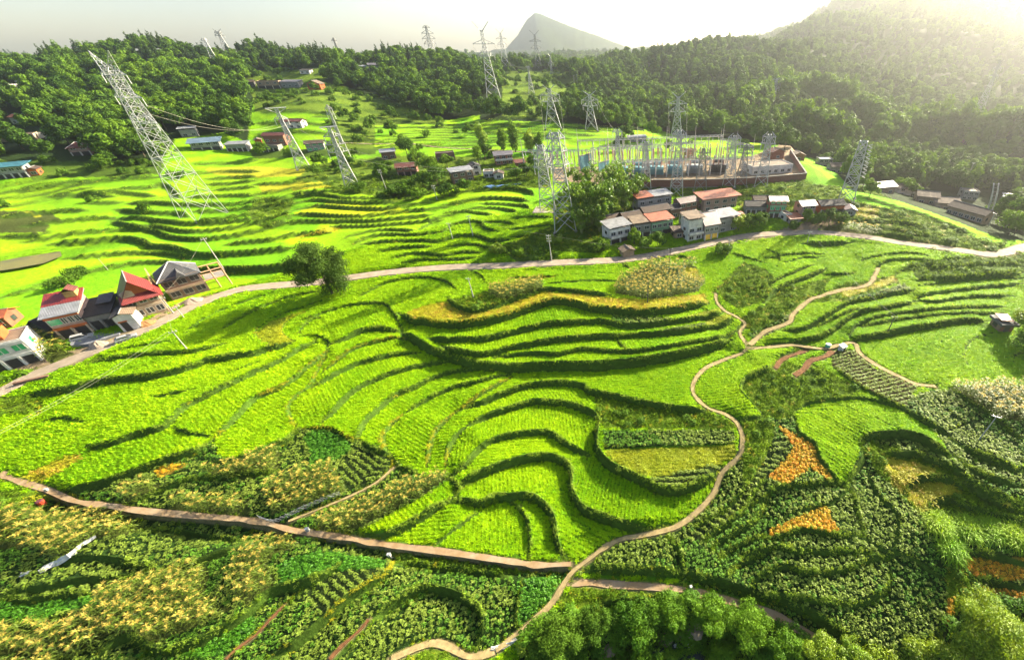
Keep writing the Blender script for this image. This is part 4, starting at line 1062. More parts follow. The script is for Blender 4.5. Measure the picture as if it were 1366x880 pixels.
def house(name, label, a, b, depth, floors, roof, wall, rc, cat="house", fh=2.55, win=None, frame=None, glass=None, door=None, balcony=0, rc2=None, gable=None, side=1, over=.45, rise=None, posts=0, trim=None, gfl=None, sink=.4, group=None, base=None, sidewin=True, ftrim=None):
    A = on(*a); k_ = 0
    while np.hypot(A[0], A[1]) > 900 and k_ < 12: k_ += 1; A = on(a[0], a[1] + k_)
    B = on(b[0], b[1] + k_); dpt = project(*A)[2]; want = math.hypot(b[0] - a[0], (b[1] - a[1]) * 2.2) * dpt / FPX
    if np.linalg.norm((B - A)[:2]) > 1.5 * want + 1: B = A + [(b[0] - a[0]) * dpt / FPX, 0, 0]; B[2] = float(height(B[0], B[1]))
    fs = 1.0 if a[0] < 260 and a[1] > 380 else .77
    fh *= fs
    if base is not None:
        A = at_z(*a, base); B = at_z(*b, base)
    ex = (B - A)[:2]; Wd = np.linalg.norm(ex); ex = ex / Wd; depth *= .68 if fs == 1 else .62; ey = np.array([-ex[1], ex[0]])
    cs = [A[:2], B[:2], A[:2] + ey * depth, B[:2] + ey * depth]
    zb = (min(float(height(*c)) for c in cs[:2]) if base is None else base) - .05
    low = min(float(height(*c)) for c in cs); sink = max(sink, zb - low + .3)
    c = A[:2] + ex * Wd / 2 + ey * depth / 2; DISCS.append((c[0], c[1], math.hypot(Wd, depth) / 2 + .5))
    o = root(name, (A[0], A[1], zb), math.atan2(ex[1], ex[0]), label=label, category=cat, group=group)
    H = floors * fh; wm = wmat(wall); fr = frame or M_FRAME; gl = glass or M_GLASS
    rise = rise if rise is not None else (.32 * (depth if roof in ('gable', 'hip', 'shed') else Wd) * .6)
    w = MB(); w.box(0, Wd, 0, depth, -sink, H)
    if roof == 'gable': w.prism([(0, H), (depth, H), (depth / 2, H + rise)], 'x', 0.0, Wd)
    if roof == 'gabley' and gable is None: w.prism([(0, H), (Wd, H), (Wd / 2, H + rise)], 'y', 0.0, depth)
    if roof in ('flat', 'canopy'):
        for q in ((0, Wd, 0, .15), (0, Wd, depth - .15, depth), (0, .15, .15, depth - .15), (Wd - .15, Wd, .15, depth - .15)): w.box(q[0], q[1], q[2], q[3], H, H + .4)
    w.build("wall", wm, o)
    if roof == 'gabley' and gable is not None: MB().prism([(0, H), (Wd, H), (Wd / 2, H + rise)], 'y', -0.03, depth).build("gable_wall", wmat(gable), o)
    t = .16; e = over; rm = RF[rc]
    if roof == 'gable':
        k = rise / (depth / 2); z1 = H - e * k + t + .03; zr = H + rise + t + .03
        f1 = [(-e, -e, z1), (Wd + e, -e, z1), (Wd + e, depth / 2, zr), (-e, depth / 2, zr)]; f2 = [(-e, depth / 2, zr), (Wd + e, depth / 2, zr), (Wd + e, depth + e, z1), (-e, depth + e, z1)]
        if rc2: MB().slab(f1, t).build("roof_slope", RF[rc2], o); MB().slab(f2, t).build("roof_slope", rm, o)
        else: MB().slab(f1, t).slab(f2, t).build("roof", rm, o)
        MB().bar((-e, depth / 2, zr), (Wd + e, depth / 2, zr), .13).build("ridge", cmat(C_GREY), o)
    elif roof == 'gabley':
        k = rise / (Wd / 2); z1 = H - e * k + t + .03; zr = H + rise + t + .03
        f1 = [(-e, -e, z1), (Wd / 2, -e, zr), (Wd / 2, depth + e, zr), (-e, depth + e, z1)]; f2 = [(Wd / 2, -e, zr), (Wd + e, -e, z1), (Wd + e, depth + e, z1), (Wd / 2, depth + e, zr)]
        if rc2: MB().slab(f1, t).build("roof_slope", RF[rc2], o); MB().slab(f2, t).build("roof_slope", rm, o)
        else: MB().slab(f1, t).slab(f2, t).build("roof", rm, o)
        MB().bar((Wd / 2, -e, zr), (Wd / 2, depth + e, zr), .13).build("ridge", cmat(C_GREY), o)
    elif roof == 'hip':
        k = rise / (depth / 2); z1 = H - e * k + t + .02; zr = H + rise + t; i = depth / 2
        c4 = [(-e, -e, z1), (Wd + e, -e, z1), (Wd + e, depth + e, z1), (-e, depth + e, z1)]; r2_ = [(i, depth / 2, zr), (Wd - i, depth / 2, zr)]
        MB().slab([c4[0], c4[1], r2_[1], r2_[0]], t).slab([c4[2], c4[3], r2_[0], r2_[1]], t).slab([c4[1], c4[2], r2_[1]], t).slab([c4[3], c4[0], r2_[0]], t).build("roof", rm, o)
        rg = MB()
        for p, q in ((c4[0], r2_[0]), (c4[1], r2_[1]), (c4[2], r2_[1]), (c4[3], r2_[0]), (r2_[0], r2_[1])): rg.bar(p, q, .16)
        rg.build("ridge", M_FRAME, o)
    elif roof == 'shed': MB().slab([(-e, -e, H + t + .05), (Wd + e, -e, H + t + .05), (Wd + e, depth + e, H + rise + t + .05), (-e, depth + e, H + rise + t + .05)], t).build("roof", rm, o); MB().prism([(.05, H + .01), (depth - .05, H + .01), (depth - .05, H + rise - .05)], 'x', 0.05, Wd - .05).build("upper_wall", wm, o)
    elif roof == 'flat': MB().box(.16, Wd - .16, .16, depth - .16, H + .02, H + .14).build("roof", rm, o)
    elif roof == 'canopy':
        MB().box(.16, Wd - .16, .16, depth - .16, H + .02, H + .12).build("roof_deck", M_CONC, o)
        cz = H + 1.35 * fs
        for x in np.linspace(.2, Wd - .2, max(2, int(Wd / 4) + 1)):
            for y in (.2, depth - .2): MB().bar((x, y, H + .1), (x, y, cz + .1), .08).build("canopy_post", M_STEEL, o)
        MB().slab([(-e, -e, cz), (Wd + e, -e, cz), (Wd + e, depth + e, cz + .45), (-e, depth + e, cz + .45)], .1).build("canopy_roof", rm, o)
    nw = win if win is not None else max(1, int(Wd / 3.2))
    fl0 = 0 if gfl is None else 1
    for f in range(fl0, max(1, int(floors + .3))):
        for i in range(nw):
            x = Wd * (i + .5) / nw; ww = min(1.7, Wd / nw * .66, 1.7 * fs); z = f * fh + .8 * fs
            if f == 0 and door and i == nw // 2: continue
            fo = MB(); 
            for q in ((x - ww / 2 - .08, x + ww / 2 + .08, z - .1, z), (x - ww / 2 - .08, x + ww / 2 + .08, z + 1.15 * fs, z + 1.15 * fs + .1), (x - ww / 2 - .08, x - ww / 2, z, z + 1.15 * fs), (x + ww / 2, x + ww / 2 + .08, z, z + 1.15 * fs), (x - .04, x + .04, z, z + 1.15 * fs)): fo.box(q[0], q[1], -.09, .03, q[2], q[3])
            wf = fo.build("window", fr, o); MB().box(x - ww / 2, x + ww / 2, -.035, .02, z, z + 1.15 * fs).build("pane", gl, wf)
    if sidewin:
        for x0, x1 in ((-.05, .02), (Wd - .02, Wd + .05)):
            for f in range(fl0, int(floors + .3)): MB().box(x0, x1, depth * .35, depth * .35 + 1.2, f * fh + .8 * fs, f * fh + 1.9 * fs).build("side_window", gl, o)
    if door: x = Wd * ((nw // 2) + .5) / nw; MB().box(x - .55, x + .55, -.06, .03, 0, 1.95 * fs).build("door", wmat(door), o)
    if gfl:   # dark panels stand for the shaded inside of open ground floor bays
        nb = gfl if isinstance(gfl, int) else 2; bw_ = Wd / nb
        for i in range(nb): MB().box(i * bw_ + .3, (i + 1) * bw_ - .3, -.05, .03, .02, 2.1 * fs).build("dark_bay_panel", M_DARK, o)
        for i in range(nb + 1): MB().box(min(max(i * bw_ - .16, 0), Wd - .32), min(max(i * bw_ - .16, 0), Wd - .32) + .32, -.22, -.06, -sink, 2.3 * fs).build("pillar", wmat(trim or C_WHITE), o)
    if ftrim:
        for f in range(1, int(floors) + 1): MB().box(-.04, Wd + .04, -.13, -.0, f * fh - .45, f * fh + .15).build("storey_band", wmat(ftrim), o)
    if balcony:
        for f in range(1, int(floors)):
            MB().box(0.05, Wd - .05, -.9, -.02, f * fh - .14, f * fh).build("balcony_floor", M_CONC, o)
            r_ = MB()
            for z in (.5, 1.0): r_.bar((.05, -.87, f * fh + z), (Wd - .05, -.87, f * fh + z), .035)
            for x in np.linspace(.08, Wd - .08, int(Wd) + 2): r_.bar((x, -.87, f * fh), (x, -.87, f * fh + 1), .03)
            if balcony == 2: r_ = MB().box(.05, Wd - .05, -.9, -.8, f * fh, f * fh + .65)
            r_.build("balcony_rail", wmat(trim or C_WHITE), o)
    return o, Wd, depth, H

# ---------------------------------------------------------------- lattice pylons
def top_z(x, y, py, z0):
    zz = z0 + np.linspace(1, 120, 2000); p = project(np.full(2000, x), np.full(2000, y), zz)[1]
    return zz[np.argmin(np.abs(p - py))]
TOPS = {}
def pylon(label, base, ytop, style, wb, wt=.9, arms=(), horn=None, t=.13, rz=None, panels=9, dd=None, group=None, mat=None, stubs=0, hgt=None):
    b = on(*base) if dd is None else at_d(base[0], base[1], dd)
    if dd is not None: b[2] = min(b[2], float(height(b[0], b[1])))
    H = (top_z(b[0], b[1], ytop, b[2]) - b[2]) if hgt is None else hgt
    az = math.atan2(b[0], b[1]); rz = -az if rz is None else rz
    DISCS.append((b[0], b[1], wb * .75 + 1.5))
    o = root("pylon", (b[0], b[1], b[2] - .3), rz, label=label, category="pylon", group=group)
    m = mat or M_STEEL; hw = lambda z: .5 * (wb + (wt - wb) * min(1, z / (H * .78)) ** .85) if style != 'mast' else .5 * (wb + (wt - wb) * z / H)
    body = MB(); hb = H if style != 'horn' else H * .90
    zs = [0]; 
    while zs[-1] < hb: zs.append(zs[-1] + max(1.2, 2.2 * hw(zs[-1]) * .8, H / (panels * 2.2)))
    zs = [z * hb / zs[-1] for z in zs]
    cor = [(-1, -1), (1, -1), (1, 1), (-1, 1)]
    for i, (z0, z1) in enumerate(zip(zs, zs[1:])):
        a0, a1 = hw(z0), hw(z1)
        for k in range(4):
            p, q = cor[k], cor[(k + 1) % 4]
            P0, P1 = (p[0] * a0, p[1] * a0, z0), (p[0] * a1, p[1] * a1, z1); Q0, Q1 = (q[0] * a0, q[1] * a0, z0), (q[0] * a1, q[1] * a1, z1)
            body.bar(P0, P1, t * 1.5); body.bar(P0, Q1, t); body.bar(Q0, P1, t); body.bar(P1, Q1, t)
    body.build("lattice_body", m, o)
    for k in range(4): MB().box(cor[k][0] * wb / 2 - .45, cor[k][0] * wb / 2 + .45, cor[k][1] * wb / 2 - .45, cor[k][1] * wb / 2 + .45, -.6, .35).build("footing", M_CONC, o)
    for fz, L in arms:
        z = fz * H; a = hw(z); am = MB(); am.bar((-a, 0, z + .02), (a, 0, z + .02), t); TOPS.setdefault(label, []).append((o, L, z))
        for s in (-1, 1):
            for y in (-a, a): am.bar((s * a, y, z), (s * L, 0, z + .15), t * 1.2)
            am.bar((s * a, 0, z + a * 1.3 + .8), (s * L, 0, z + .15), t * 1.2)
            for u in (.33, .66):
                x = s * (a + (L - a) * u); yy = a * (1 - u); am.bar((x, -yy, z), (x, yy, z), t); am.bar((x, yy, z), (x, 0, z + (a * 1.3 + .8) * (1 - u)), t); am.bar((x, -yy, z), (x, 0, z + (a * 1.3 + .8) * (1 - u)), t)
        am.build("cross_arm", m, o)
        for s in (-1, 1):
            ins = MB(); ins.tube([(s * (L - .2), 0, z), (s * (L - .2), 0, z - 1.9)], .11, 5)
            ins.build("insulator_string", M_INS, o)
    if style == 'horn':
        hx, hz = horn; z0 = hb
        for s in (-1, 1):
            h = MB(); a = hw(z0)
            T = (s * hx, 0, H)
            for p in ((s * a, -a, z0), (s * a, a, z0), (-s * a * .2, 0, z0 - a)): h.bar(p, T, t * 1.3)
            for u in (.25, .5, .75):
                q = [tuple(np.array(p) * (1 - u) + np.array(T) * u) for p in ((s * a, -a, z0), (s * a, a, z0), (-s * a * .2, 0, z0 - a))]
                h.bar(q[0], q[1], t); h.bar(q[1], q[2], t); h.bar(q[2], q[0], t)
            h.build("horn", m, o)
    elif style == 'flat':
        a = MB(); L = horn[0]
        for y in (-wt / 2, wt / 2): a.bar((-L, y, H), (L, y, H), t * 1.4)
        for s in (-1, 1): a.bar((s * wt / 2, 0, H - 1.6), (s * L, 0, H), t * 1.3)
        a.build("top_beam", m, o)
    for i in range(stubs):
        z = H * (.45 + .55 * i / stubs); s_ = MB().bar((hw(z), 0, z), (hw(z) + 1.5, 0, z + .3), t); s_.build("arm_bracket", m, o)
        MB().tube([(hw(z) + .6, 0, z - .1), (hw(z) + 1.6, 0, z - .5)], .14, 5).build("insulator_string", M_INS, o)
    return o
M_INS = simple("pale_insulator", (.5, .49, .46), .35, .1)

# ---------------------------------------------------------------- trees: tapered trunk with limbs, crown of many leaf clusters
def crown_leaves(blobs, n, size, droop=0.0, align=.55):
    """leaves over the outer shells of the blobs (cx,cy,cz,rx,rz)"""
    B = np.array(blobs); wgt = B[:, 3] ** 2; k = rng.choice(len(B), n, p=wgt / wgt.sum())
    d = rand_dirs(n, -.75, 1); b = B[k, :3] + d * np.stack([B[k, 3], B[k, 3], B[k, 4]], -1) * (rng.uniform(.55, 1.08, (n, 1)) ** .7 if n < 3000 else rng.uniform(.35, 1.3, (n, 1)))
    ups = unit(d * align + UPV * .35 + rng.normal(0, .38, (n, 3))); f = unit(np.cross(ups, rand_dirs(n))); f[:, 2] -= droop; f = unit(f)
    s = size * rng.uniform(.6, 1.35, n)
    return leaf_quads(b - f * s[:, None] * .5, f, ups, s, s * .7, .12, 1)
def trunk_mesh(h, r, limbs, lean=0.0, n=6):
    t = MB(); t.tube([(0, 0, -.5), (lean * .2, 0, h * .35), (lean * .6, .1, h * .7), (lean, 0, h)], [r * 1.25, r, r * .7, r * .3], n)
    for (z, x, y, zz) in limbs: t.tube([(lean * z / h, 0, z), (x * .5, y * .5, (z + zz) / 2 + .2), (x, y, zz)], [r * .5, r * .35, r * .12], 5)
    return t
def tree_proto(kind, h, w, nl, ls, mat):
    """(trunk mesh, crown mesh), base at the origin"""
    bl = []
    if kind == 'broad':
        big = nl > 3000
        for i in range(rng.integers(8, 12) if not big else 34):
            a, rr = rng.uniform(0, 6.28), w * .5 * math.sqrt(rng.uniform(0, .75)); z = h * rng.uniform(.42, .86); q = w * (rng.uniform(.15, .27) if not big else rng.uniform(.06, .17)) * (1.15 - .4 * z / h)
            bl.append((math.cos(a) * rr, math.sin(a) * rr, z, q, q * .85))
        bl += [(0, 0, h * .88, w * .2, h * .12), (0, 0, h * .6, w * .3, h * .2)]
    elif kind == 'pine':
        for i in range(9):
            u = i / 8; q = w * .5 * (1 - u) ** .8 + .15; z = h * (.22 + .76 * u); bl.append((rng.normal(0, w * .05), rng.normal(0, w * .05), z, q, h * .055 + .2))
    elif kind == 'poplar':
        for i in range(8): u = i / 7; z = h * (.15 + .8 * u); q = w * .5 * math.sin(math.pi * (.18 + .72 * u)) ** .8; bl.append((rng.normal(0, w * .1), rng.normal(0, w * .1), z, q, h * .09))
    elif kind == 'bamboo':
        for i in range(11):
            a = rng.uniform(0, 6.28); L = w * rng.uniform(.25, .6)
            for u in (.35, .6, .8, .95, 1.08): x = L * u * u; bl.append((math.cos(a) * x, math.sin(a) * x, h * (u if u < 1 else .93) * rng.uniform(.85, 1.0), w * .13 * (1.15 - u * .6), h * .075))
    elif kind == 'bush':
        for i in range(9): a, rr = rng.uniform(0, 6.28), w * .5 * math.sqrt(rng.uniform(0, .7)); bl.append((math.cos(a) * rr, math.sin(a) * rr, h * rng.uniform(.3, .68), w * rng.uniform(.16, .28), h * .3))
    lim = [(h * rng.uniform(.3, .5), b[0] * .8, b[1] * .8, b[2]) for b in bl[:5]] if kind in ('broad', 'bush') else []
    if kind == 'bamboo':
        t = MB()
        for i in range(0, len(bl), 5): t.tube([(bl[i][0] * .1, bl[i][1] * .1, -.3), (bl[i + 1][0], bl[i + 1][1], bl[i + 1][2]), (bl[i + 3][0], bl[i + 3][1], bl[i + 3][2])], [.07, .06, .03], 5)
    else: t = trunk_mesh(h * (.8 if kind != 'pine' else .95), max(.08, h * .018), lim, rng.normal(0, .02) * h)
    me = bpy.data.meshes.new(kind + "_trunk"); me.from_pydata(t.v, [], t.f); me.update(); me.materials.append(M_BARK if kind != 'bamboo' else M_CULM)
    V, F = crown_leaves(bl, nl, ls, .35 if kind == 'bamboo' else .15, .7 if kind == 'pine' else .55)
    return me, mesh_np(kind + "_crown", V, F, mat)
M_CULM = simple("bamboo_culm", (.16, .20, .06), .6, .2)
NAMES = dict(broad="broadleaf_tree", pine="conifer_tree", poplar="poplar_tree", bamboo="bamboo_clump", bush="shrub")
CATS = dict(broad="tree", pine="tree", poplar="tree", bamboo="bamboo", bush="shrub")
def place_tree(kind, meshes, loc, s, rz, label, group=None, sz=None):
    o = root(NAMES[kind], loc, rz, label=label, category=CATS[kind], group=group); o.scale = (s, s, sz or s)
    link("stems" if kind in ('bamboo', 'bush') else "trunk", meshes[0], o); link("foliage" if kind in ('bamboo', 'bush') else "crown", meshes[1], o)
    return o
def one_tree(kind, px, h, w, nl, ls, mat, label, group=None, dz=0, clearr=1.0):
    b = on(*px); o = place_tree(kind, tree_proto(kind, h, w, nl, ls, mat), (b[0], b[1], b[2] + dz - .1), 1, rng.uniform(0, 6.28), label, group); DISCS.append((b[0], b[1], clearr)); return o
# ---------------------------------------------------------------- houses along the road at the left
H_ = house
o, w, d, h = H_("brick_house", "unfinished brick house with grey tiled hip roof and bare concrete frame, by the road", (231, 401), (281, 387), 9.5, 2, 'hip', M_BRICKD, 'grey', win=3, frame=M_CONC, glass=M_DARK, ftrim=C_TAN, rise=2.6, trim=C_TAN)
g = MB().prism([(w * .42, h + .1), (w * .68, h + .1), (w * .55, h + 1.5)], 'y', -1.0, 3).build("roof_dormer", RF['grey'], o)
fr = MB()
for z in (0, 2.5, 4.6):
    for y in (0.2, 4.5):
        if z: fr.bar((w, y, z), (w + 4.2, y, z), .22)
for x in (w + 2, w + 4.1):
    for y in (.2, 4.5): fr.bar((x, y, -1), (x, y, 4.7), .2)
fr.build("unfinished_wing", simple("raw_timber", (.42, .24, .14), .9, .3), o)
MB().box(w + .3, w + 3.9, .5, 4.4, 2.35, 2.5).build("wing_floor", M_CONC, o)
sc = MB()
for x in np.linspace(-1.1, -1.0, 2): sc.bar((x, 0, -1), (x, 9, 6), .06)
for i in range(5): sc.bar((-1.1, i * 2, -1), (-1.1, i * 2, 6.0), .06)
for z in (1.5, 3.2, 5): sc.bar((-1.1, 0, z), (-1.1, 8.5, z), .06)
sc.build("scaffold", simple("bamboo_pole", (.45, .28, .15), .8), o)
o, w, d, h = H_("gable_house", "beige two storey house with gable roof maroon on shaded slope and bright orange gable wall", (186, 426), (226, 414), 9.5, 2, 'gabley', C_TAN, 'red', rc2='maroon', gable=C_ORANGE, win=3, ftrim=C_CREAM, rise=3.4, over=.9)  # one roof: shade coloured into the left slope, sun into the right
MB().slab([(-.5, -1.3, h - .7), (w + .5, -1.3, h - .7), (w + .3, .05, h + .5), (-.3, .05, h + .5)], .12).build("front_awning", RF['red'], o)
MB().prism([(.1, h + .1), (w * .42, h + .1), (w * .42, h + 1.2), (w * .25, h + 1.8), (.1, h + 1.2)], 'y', -.3, -.06).build("plaster_gable", cmat(C_CREAM), o)
o, w, d, h = H_("white_shed", "small white walled shed with orange sheet roof at the roadside behind the second car", (166, 443), (190, 437), 7, 1, 'gabley', C_WHITE, 'tan', rc2='dark', win=0, fh=3.6, sidewin=False)
MB().box(.4, 1.4, -.06, .03, 0, 2.2).build("door", M_DARK, o); MB().box(.25, 1.55, -.1, .02, 2.2, 2.45).build("door_lintel", cmat(C_ORANGE), o)
o, w, d, h = H_("garage", "low dark roofed garage with open front between the white roofed house and the white shed", (128, 441), (160, 433), 9, 1, 'shed', C_CONC, 'dark', gfl=2, fh=3.3, trim=C_CONC, win=0, rise=1.2)
MB().slab([(w * .45, d * .45, h + 1.3), (w + .3, d * .45, h + 1.3), (w + .3, d, h + 2.0), (w * .45, d, h + 2.0)], .12).build("upper_roof", RF['grey'], o)
o, w, d, h = H_("townhouse", "two storey house with red and white sheet roof, orange bands and green window panes", (85, 453), (127, 442), 9.5, 2, 'shed', C_PINK, 'white', gfl=2, win=5, ftrim=C_ORANGE, trim=C_CREAM, rise=2.0, glass=M_GLASS, side=1)
MB().slab([(-.5, d * .48, h + 1.22), (w + .5, d * .48, h + 1.22), (w + .5, d + .5, h + 2.45), (-.5, d + .5, h + 2.45)], .08).build("red_roof_sheet", RF['red'], o)
MB().box(.25, w * .4, -.10, -.04, 3.35, 4.5).build("green_shutter", M_GGLASS, o)
st = MB(); st.box(w * .62, w * .98, d * .7, d * .99, 5.2, 8.0).build("stair_tower", cmat(C_YEL), o)
MB().slab([(w * .58, d * .65, 8.0), (w * .8, d * .65, 8.8), (w * .8, d * 1.03, 8.8), (w * .58, d * 1.03, 8.0)], .12).slab([(w * .8, d * .65, 8.8), (w * 1.02, d * .65, 8.0), (w * 1.02, d * 1.03, 8.0), (w * .8, d * 1.03, 8.8)], .12).build("tower_roof", RF['redt'], o)
H_("stone_shed", "dark stone shed with black tiled roof left of the red and white roofed house", (52, 448), (80, 451), 6, 1, 'gabley', C_DGREY, 'dark', win=0, rise=1.6, sidewin=False)
o, w, d, h = H_("shop_house", "white house with long green windows and red roofed upper storey at the left edge", (-8, 500), (58, 479), 8.5, 2, 'flat', C_WHITE, 'tan', win=3, glass=M_GGLASS, gfl=3, trim=C_WHITE, ftrim=C_WHITE)
up = MB().box(.5, w * .62, d * .35, d * .95, h + .15, h + 1.8).build("upper_storey", cmat(C_ORANGE), o)
MB().slab([(.2, d * .25, h + 1.8), (w * .66, d * .25, h + 1.8), (w * .66, d * .65, h + 2.9), (.2, d * .65, h + 2.9)], .12).slab([(.2, d * .65, h + 2.9), (w * .66, d * .65, h + 2.9), (w * .66, d * 1.03, h + 1.8), (.2, d * 1.03, h + 1.8)], .12).build("upper_roof", RF['red'], o)
H_("orange_roofed_hut", "hut with weathered orange roof behind the white house at the left edge", (-10, 441), (17, 436), 6, 1, 'gable', C_BRICK, 'orange', win=1)

# ---------------------------------------------------------------- roadside village in the middle
o, w, d, h = H_("village_house", "white two storey house under a flat white canopy, leftmost in the roadside village", (814, 327), (841, 320), 7.5, 2, 'canopy', C_WHITE, 'white', win=3, gfl=2, balcony=2)
H_("village_house", "low house with brown tiled roof behind the white canopy house", (806, 309), (828, 304), 6, 1.6, 'gable', C_GREY, 'brown', win=2)
H_("roadside_hut", "small brown hut with sagging roof standing at the edge of the road", (832, 344), (846, 341), 4, .9, 'gabley', C_TAN, 'brown', win=0, rc2='tan', door=C_DGREY, sidewin=False)
H_("village_house", "house with bright orange gable wall and brown tiles, second from the left in the village", (834, 307), (856, 302), 7, 1.8, 'gable', C_ORANGE, 'brown', win=2)
H_("village_house", "brown house with small tan canopy next to the white canopy house", (846, 319), (868, 315), 7, 1.9, 'canopy', C_CONC, 'tan', win=2, gfl=2)
H_("village_house", "long house with pale green front and bright orange canopy roof", (869, 316), (897, 310), 7.5, 1.9, 'canopy', C_LGREEN, 'orange', win=4, gfl=2, trim=C_CONC)
H_("village_house", "long brown tiled house behind the orange canopy in the middle of the village", (860, 299), (893, 292), 7, 1.8, 'gable', M_BRICKD, 'brown', win=3)
o, w, d, h = H_("village_house", "grey house with half orange half white canopy roof, highest on the village slope", (851, 285), (895, 277), 7, 1.9, 'canopy', C_GREY, 'white', win=4, ftrim=C_CONC)
MB().slab([(-.55, -.55, h + 1.2), (w * .45, -.55, h + 1.2), (w * .45, d + .55, h + 1.65), (-.55, d + .55, h + 1.65)], .1).build("orange_canopy", RF['orange'], o)
H_("brick_house", "red brick house with dark red gable roof in the middle of the village", (907, 288), (929, 283), 7, 2, 'gable', M_BRICK, 'maroon', win=3)
H_("village_house", "three storey white house with balconies beside the road", (917, 323), (936, 319), 7, 2.6, 'canopy', C_WHITE, 'tan', win=2, balcony=2, fh=2.9)
o, w, d, h = H_("village_house", "grey gabled house with mauve roof and yellow ground floor doors", (939, 321), (957, 317), 9, 2.4, 'gable', C_GREY, 'mauve', win=3, gfl=2, rise=2.4)
for i in range(2): MB().box(.4 + i * w / 2, w / 2 - .3 + i * w / 2, -.08, -.055, .1, 1.7).build("yellow_door", cmat((.75, .42, .05)), o)
H_("village_house", "house with wide off-white canopy behind the mauve roofed house", (957, 312), (983, 306), 8, 2, 'canopy', C_CONC, 'white', win=2)
H_("village_house", "long pinkish house with wide orange canopy roof at the back of the village", (938, 284), (982, 275), 8, 1.8, 'canopy', C_PINK, 'orange', win=4, over=1.0)
H_("village_house", "low grey house with black tiled roof and white columns", (994, 287), (1022, 285), 7, 1.5, 'gable', C_GREY, 'dark', win=4, gfl=4)
H_("village_house", "tall house with pale green top windows and maroon rooftop room", (1024, 291), (1046, 289), 7, 2.7, 'gable', C_BRICK, 'maroon', win=3, glass=M_GGLASS, gfl=3, ftrim=C_LGREEN)
H_("village_hut", "small hut with light orange roof beside the road bend", (1053, 300), (1068, 297), 5, .9, 'shed', C_CONC, 'orange', win=1, rise=.5)
H_("village_house", "house with lilac grey roof right of the green windowed house", (1067, 290), (1086, 287), 7, 1.8, 'gable', C_PINK, 'lilac', win=2, trim=C_GREY)
H_("village_house", "long low house with charcoal roof and orange gable at the right end of the village", (1093, 287), (1124, 285), 7, 1.5, 'gable', C_ORANGE, 'dark', win=4, gfl=3)
H_("village_shed", "grey gabled shed at the very right end of the village", (1126, 288), (1140, 288), 6, 1, 'gabley', C_GREY, 'mauve', win=1)
H_("village_hut", "brown roofed lean-to between the orange canopy house and the white balconied one", (900, 319), (912, 317), 5, 1, 'shed', C_TAN, 'brown', win=1, rise=.5)
H_("village_house", "dark brown roofed house squeezed behind the white balconied house", (912, 306), (936, 302), 6, 1.7, 'gable', C_GREY, 'brown', win=2)
H_("village_house", "small dark tiled house left of the red brick house", (894, 292), (907, 290), 6, 1.5, 'gable', M_BRICKD, 'dark', win=1)
H_("village_shed", "rusty roofed shed right of the off-white canopy house", (984, 300), (994, 298), 5, 1.1, 'shed', C_CONC, 'orange', win=1, rise=.5)
H_("village_house", "brown tiled house behind the green windowed house", (1005, 278), (1025, 276), 6, 1.4, 'gable', C_TAN, 'brown', win=2)
H_("village_shed", "white flat roofed shed right of the green windowed house", (1047, 296), (1055, 294), 5, 1, 'flat', C_WHITE, 'tan', win=1)
# hamlet between the terraces and the substation
H_("hamlet_house", "brick house with pale sheet roof, leftmost of the hamlet", (511, 214), (529, 211), 7, 1.5, 'shed', M_BRICKD, 'white', win=2, rise=.5)
H_("hamlet_house", "brick house with dull red sheet roof among bushes left in the hamlet", (532, 236), (558, 233), 8, 1.7, 'gable', M_BRICK, 'redt', win=3, gfl=3, trim=C_PINK)
H_("hamlet_house", "flat topped brown house at the back of the hamlet", (583, 216), (608, 214), 7, 1.5, 'flat', M_BRICKD, 'brown', win=3)
H_("hamlet_house", "brick house with white sheet roof at the front of the hamlet", (606, 246), (633, 241), 7.5, 1.7, 'canopy', M_BRICKD, 'white', win=3, balcony=2)
H_("hamlet_house", "white house with dark tiled gable in the middle of the hamlet", (631, 235), (643, 233), 7, 1.8, 'gabley', C_WHITE, 'dark', win=1)
H_("hamlet_house", "brick house with grey sheet roof and white balcony at the right of the hamlet", (662, 221), (685, 218), 7.5, 2, 'gable', M_BRICK, 'lilac', win=3, balcony=2)
H_("hamlet_house", "low white house with tan roof right of the dark gabled one", (646, 238), (660, 237), 6, 1.1, 'flat', C_WHITE, 'tan', win=2)
H_("hamlet_house", "small white gabled house at the front right of the hamlet", (660, 240), (672, 239), 5, 1.1, 'gabley', C_WHITE, 'brown', win=1)
H_("hamlet_shed", "small red roofed shed at the right end of the hamlet", (689, 224), (701, 222), 5, .9, 'shed', M_BRICK, 'redt', win=1, rise=.6)
# houses under the wooded hill
H_("hillside_house", "small pavilion with flat pale roof above the blue roofed house", (243, 183), (266, 182), 6, 1.4, 'canopy', C_GREY, 'white', win=2, group=None)
H_("hillside_house", "long grey house with pale blue sheet roof at the foot of the wood", (257, 200), (297, 200), 7, 1.8, 'shed', C_GREY, 'blue', win=4, gfl=3, rise=1.2, over=1.0)
H_("hillside_house", "grey open fronted house with white roof right of the blue roofed one", (304, 202), (332, 202), 7, 1.6, 'shed', C_GREY, 'white', win=3, gfl=4, rise=.6)
H_("hillside_house", "tall dark red brick house behind the flat topped pylon", (357, 197), (383, 194), 7, 2.6, 'gable', M_BRICK, 'redt', win=3)
H_("hillside_house", "grey concrete frame house in front of the dark red brick house", (352, 203), (373, 201), 5, 1.3, 'flat', C_CONC, 'brown', win=2, gfl=3)
H_("hillside_house", "white house with red roof above the tall brick house", (377, 172), (404, 171), 7, 1.7, 'gable', C_WHITE, 'redt', win=3, balcony=2)
H_("hillside_house", "brown tiled house with green windows between the two flat topped pylons", (411, 203), (434, 199), 7, 1.7, 'gable', C_GREY, 'brown', win=3, glass=M_GGLASS)
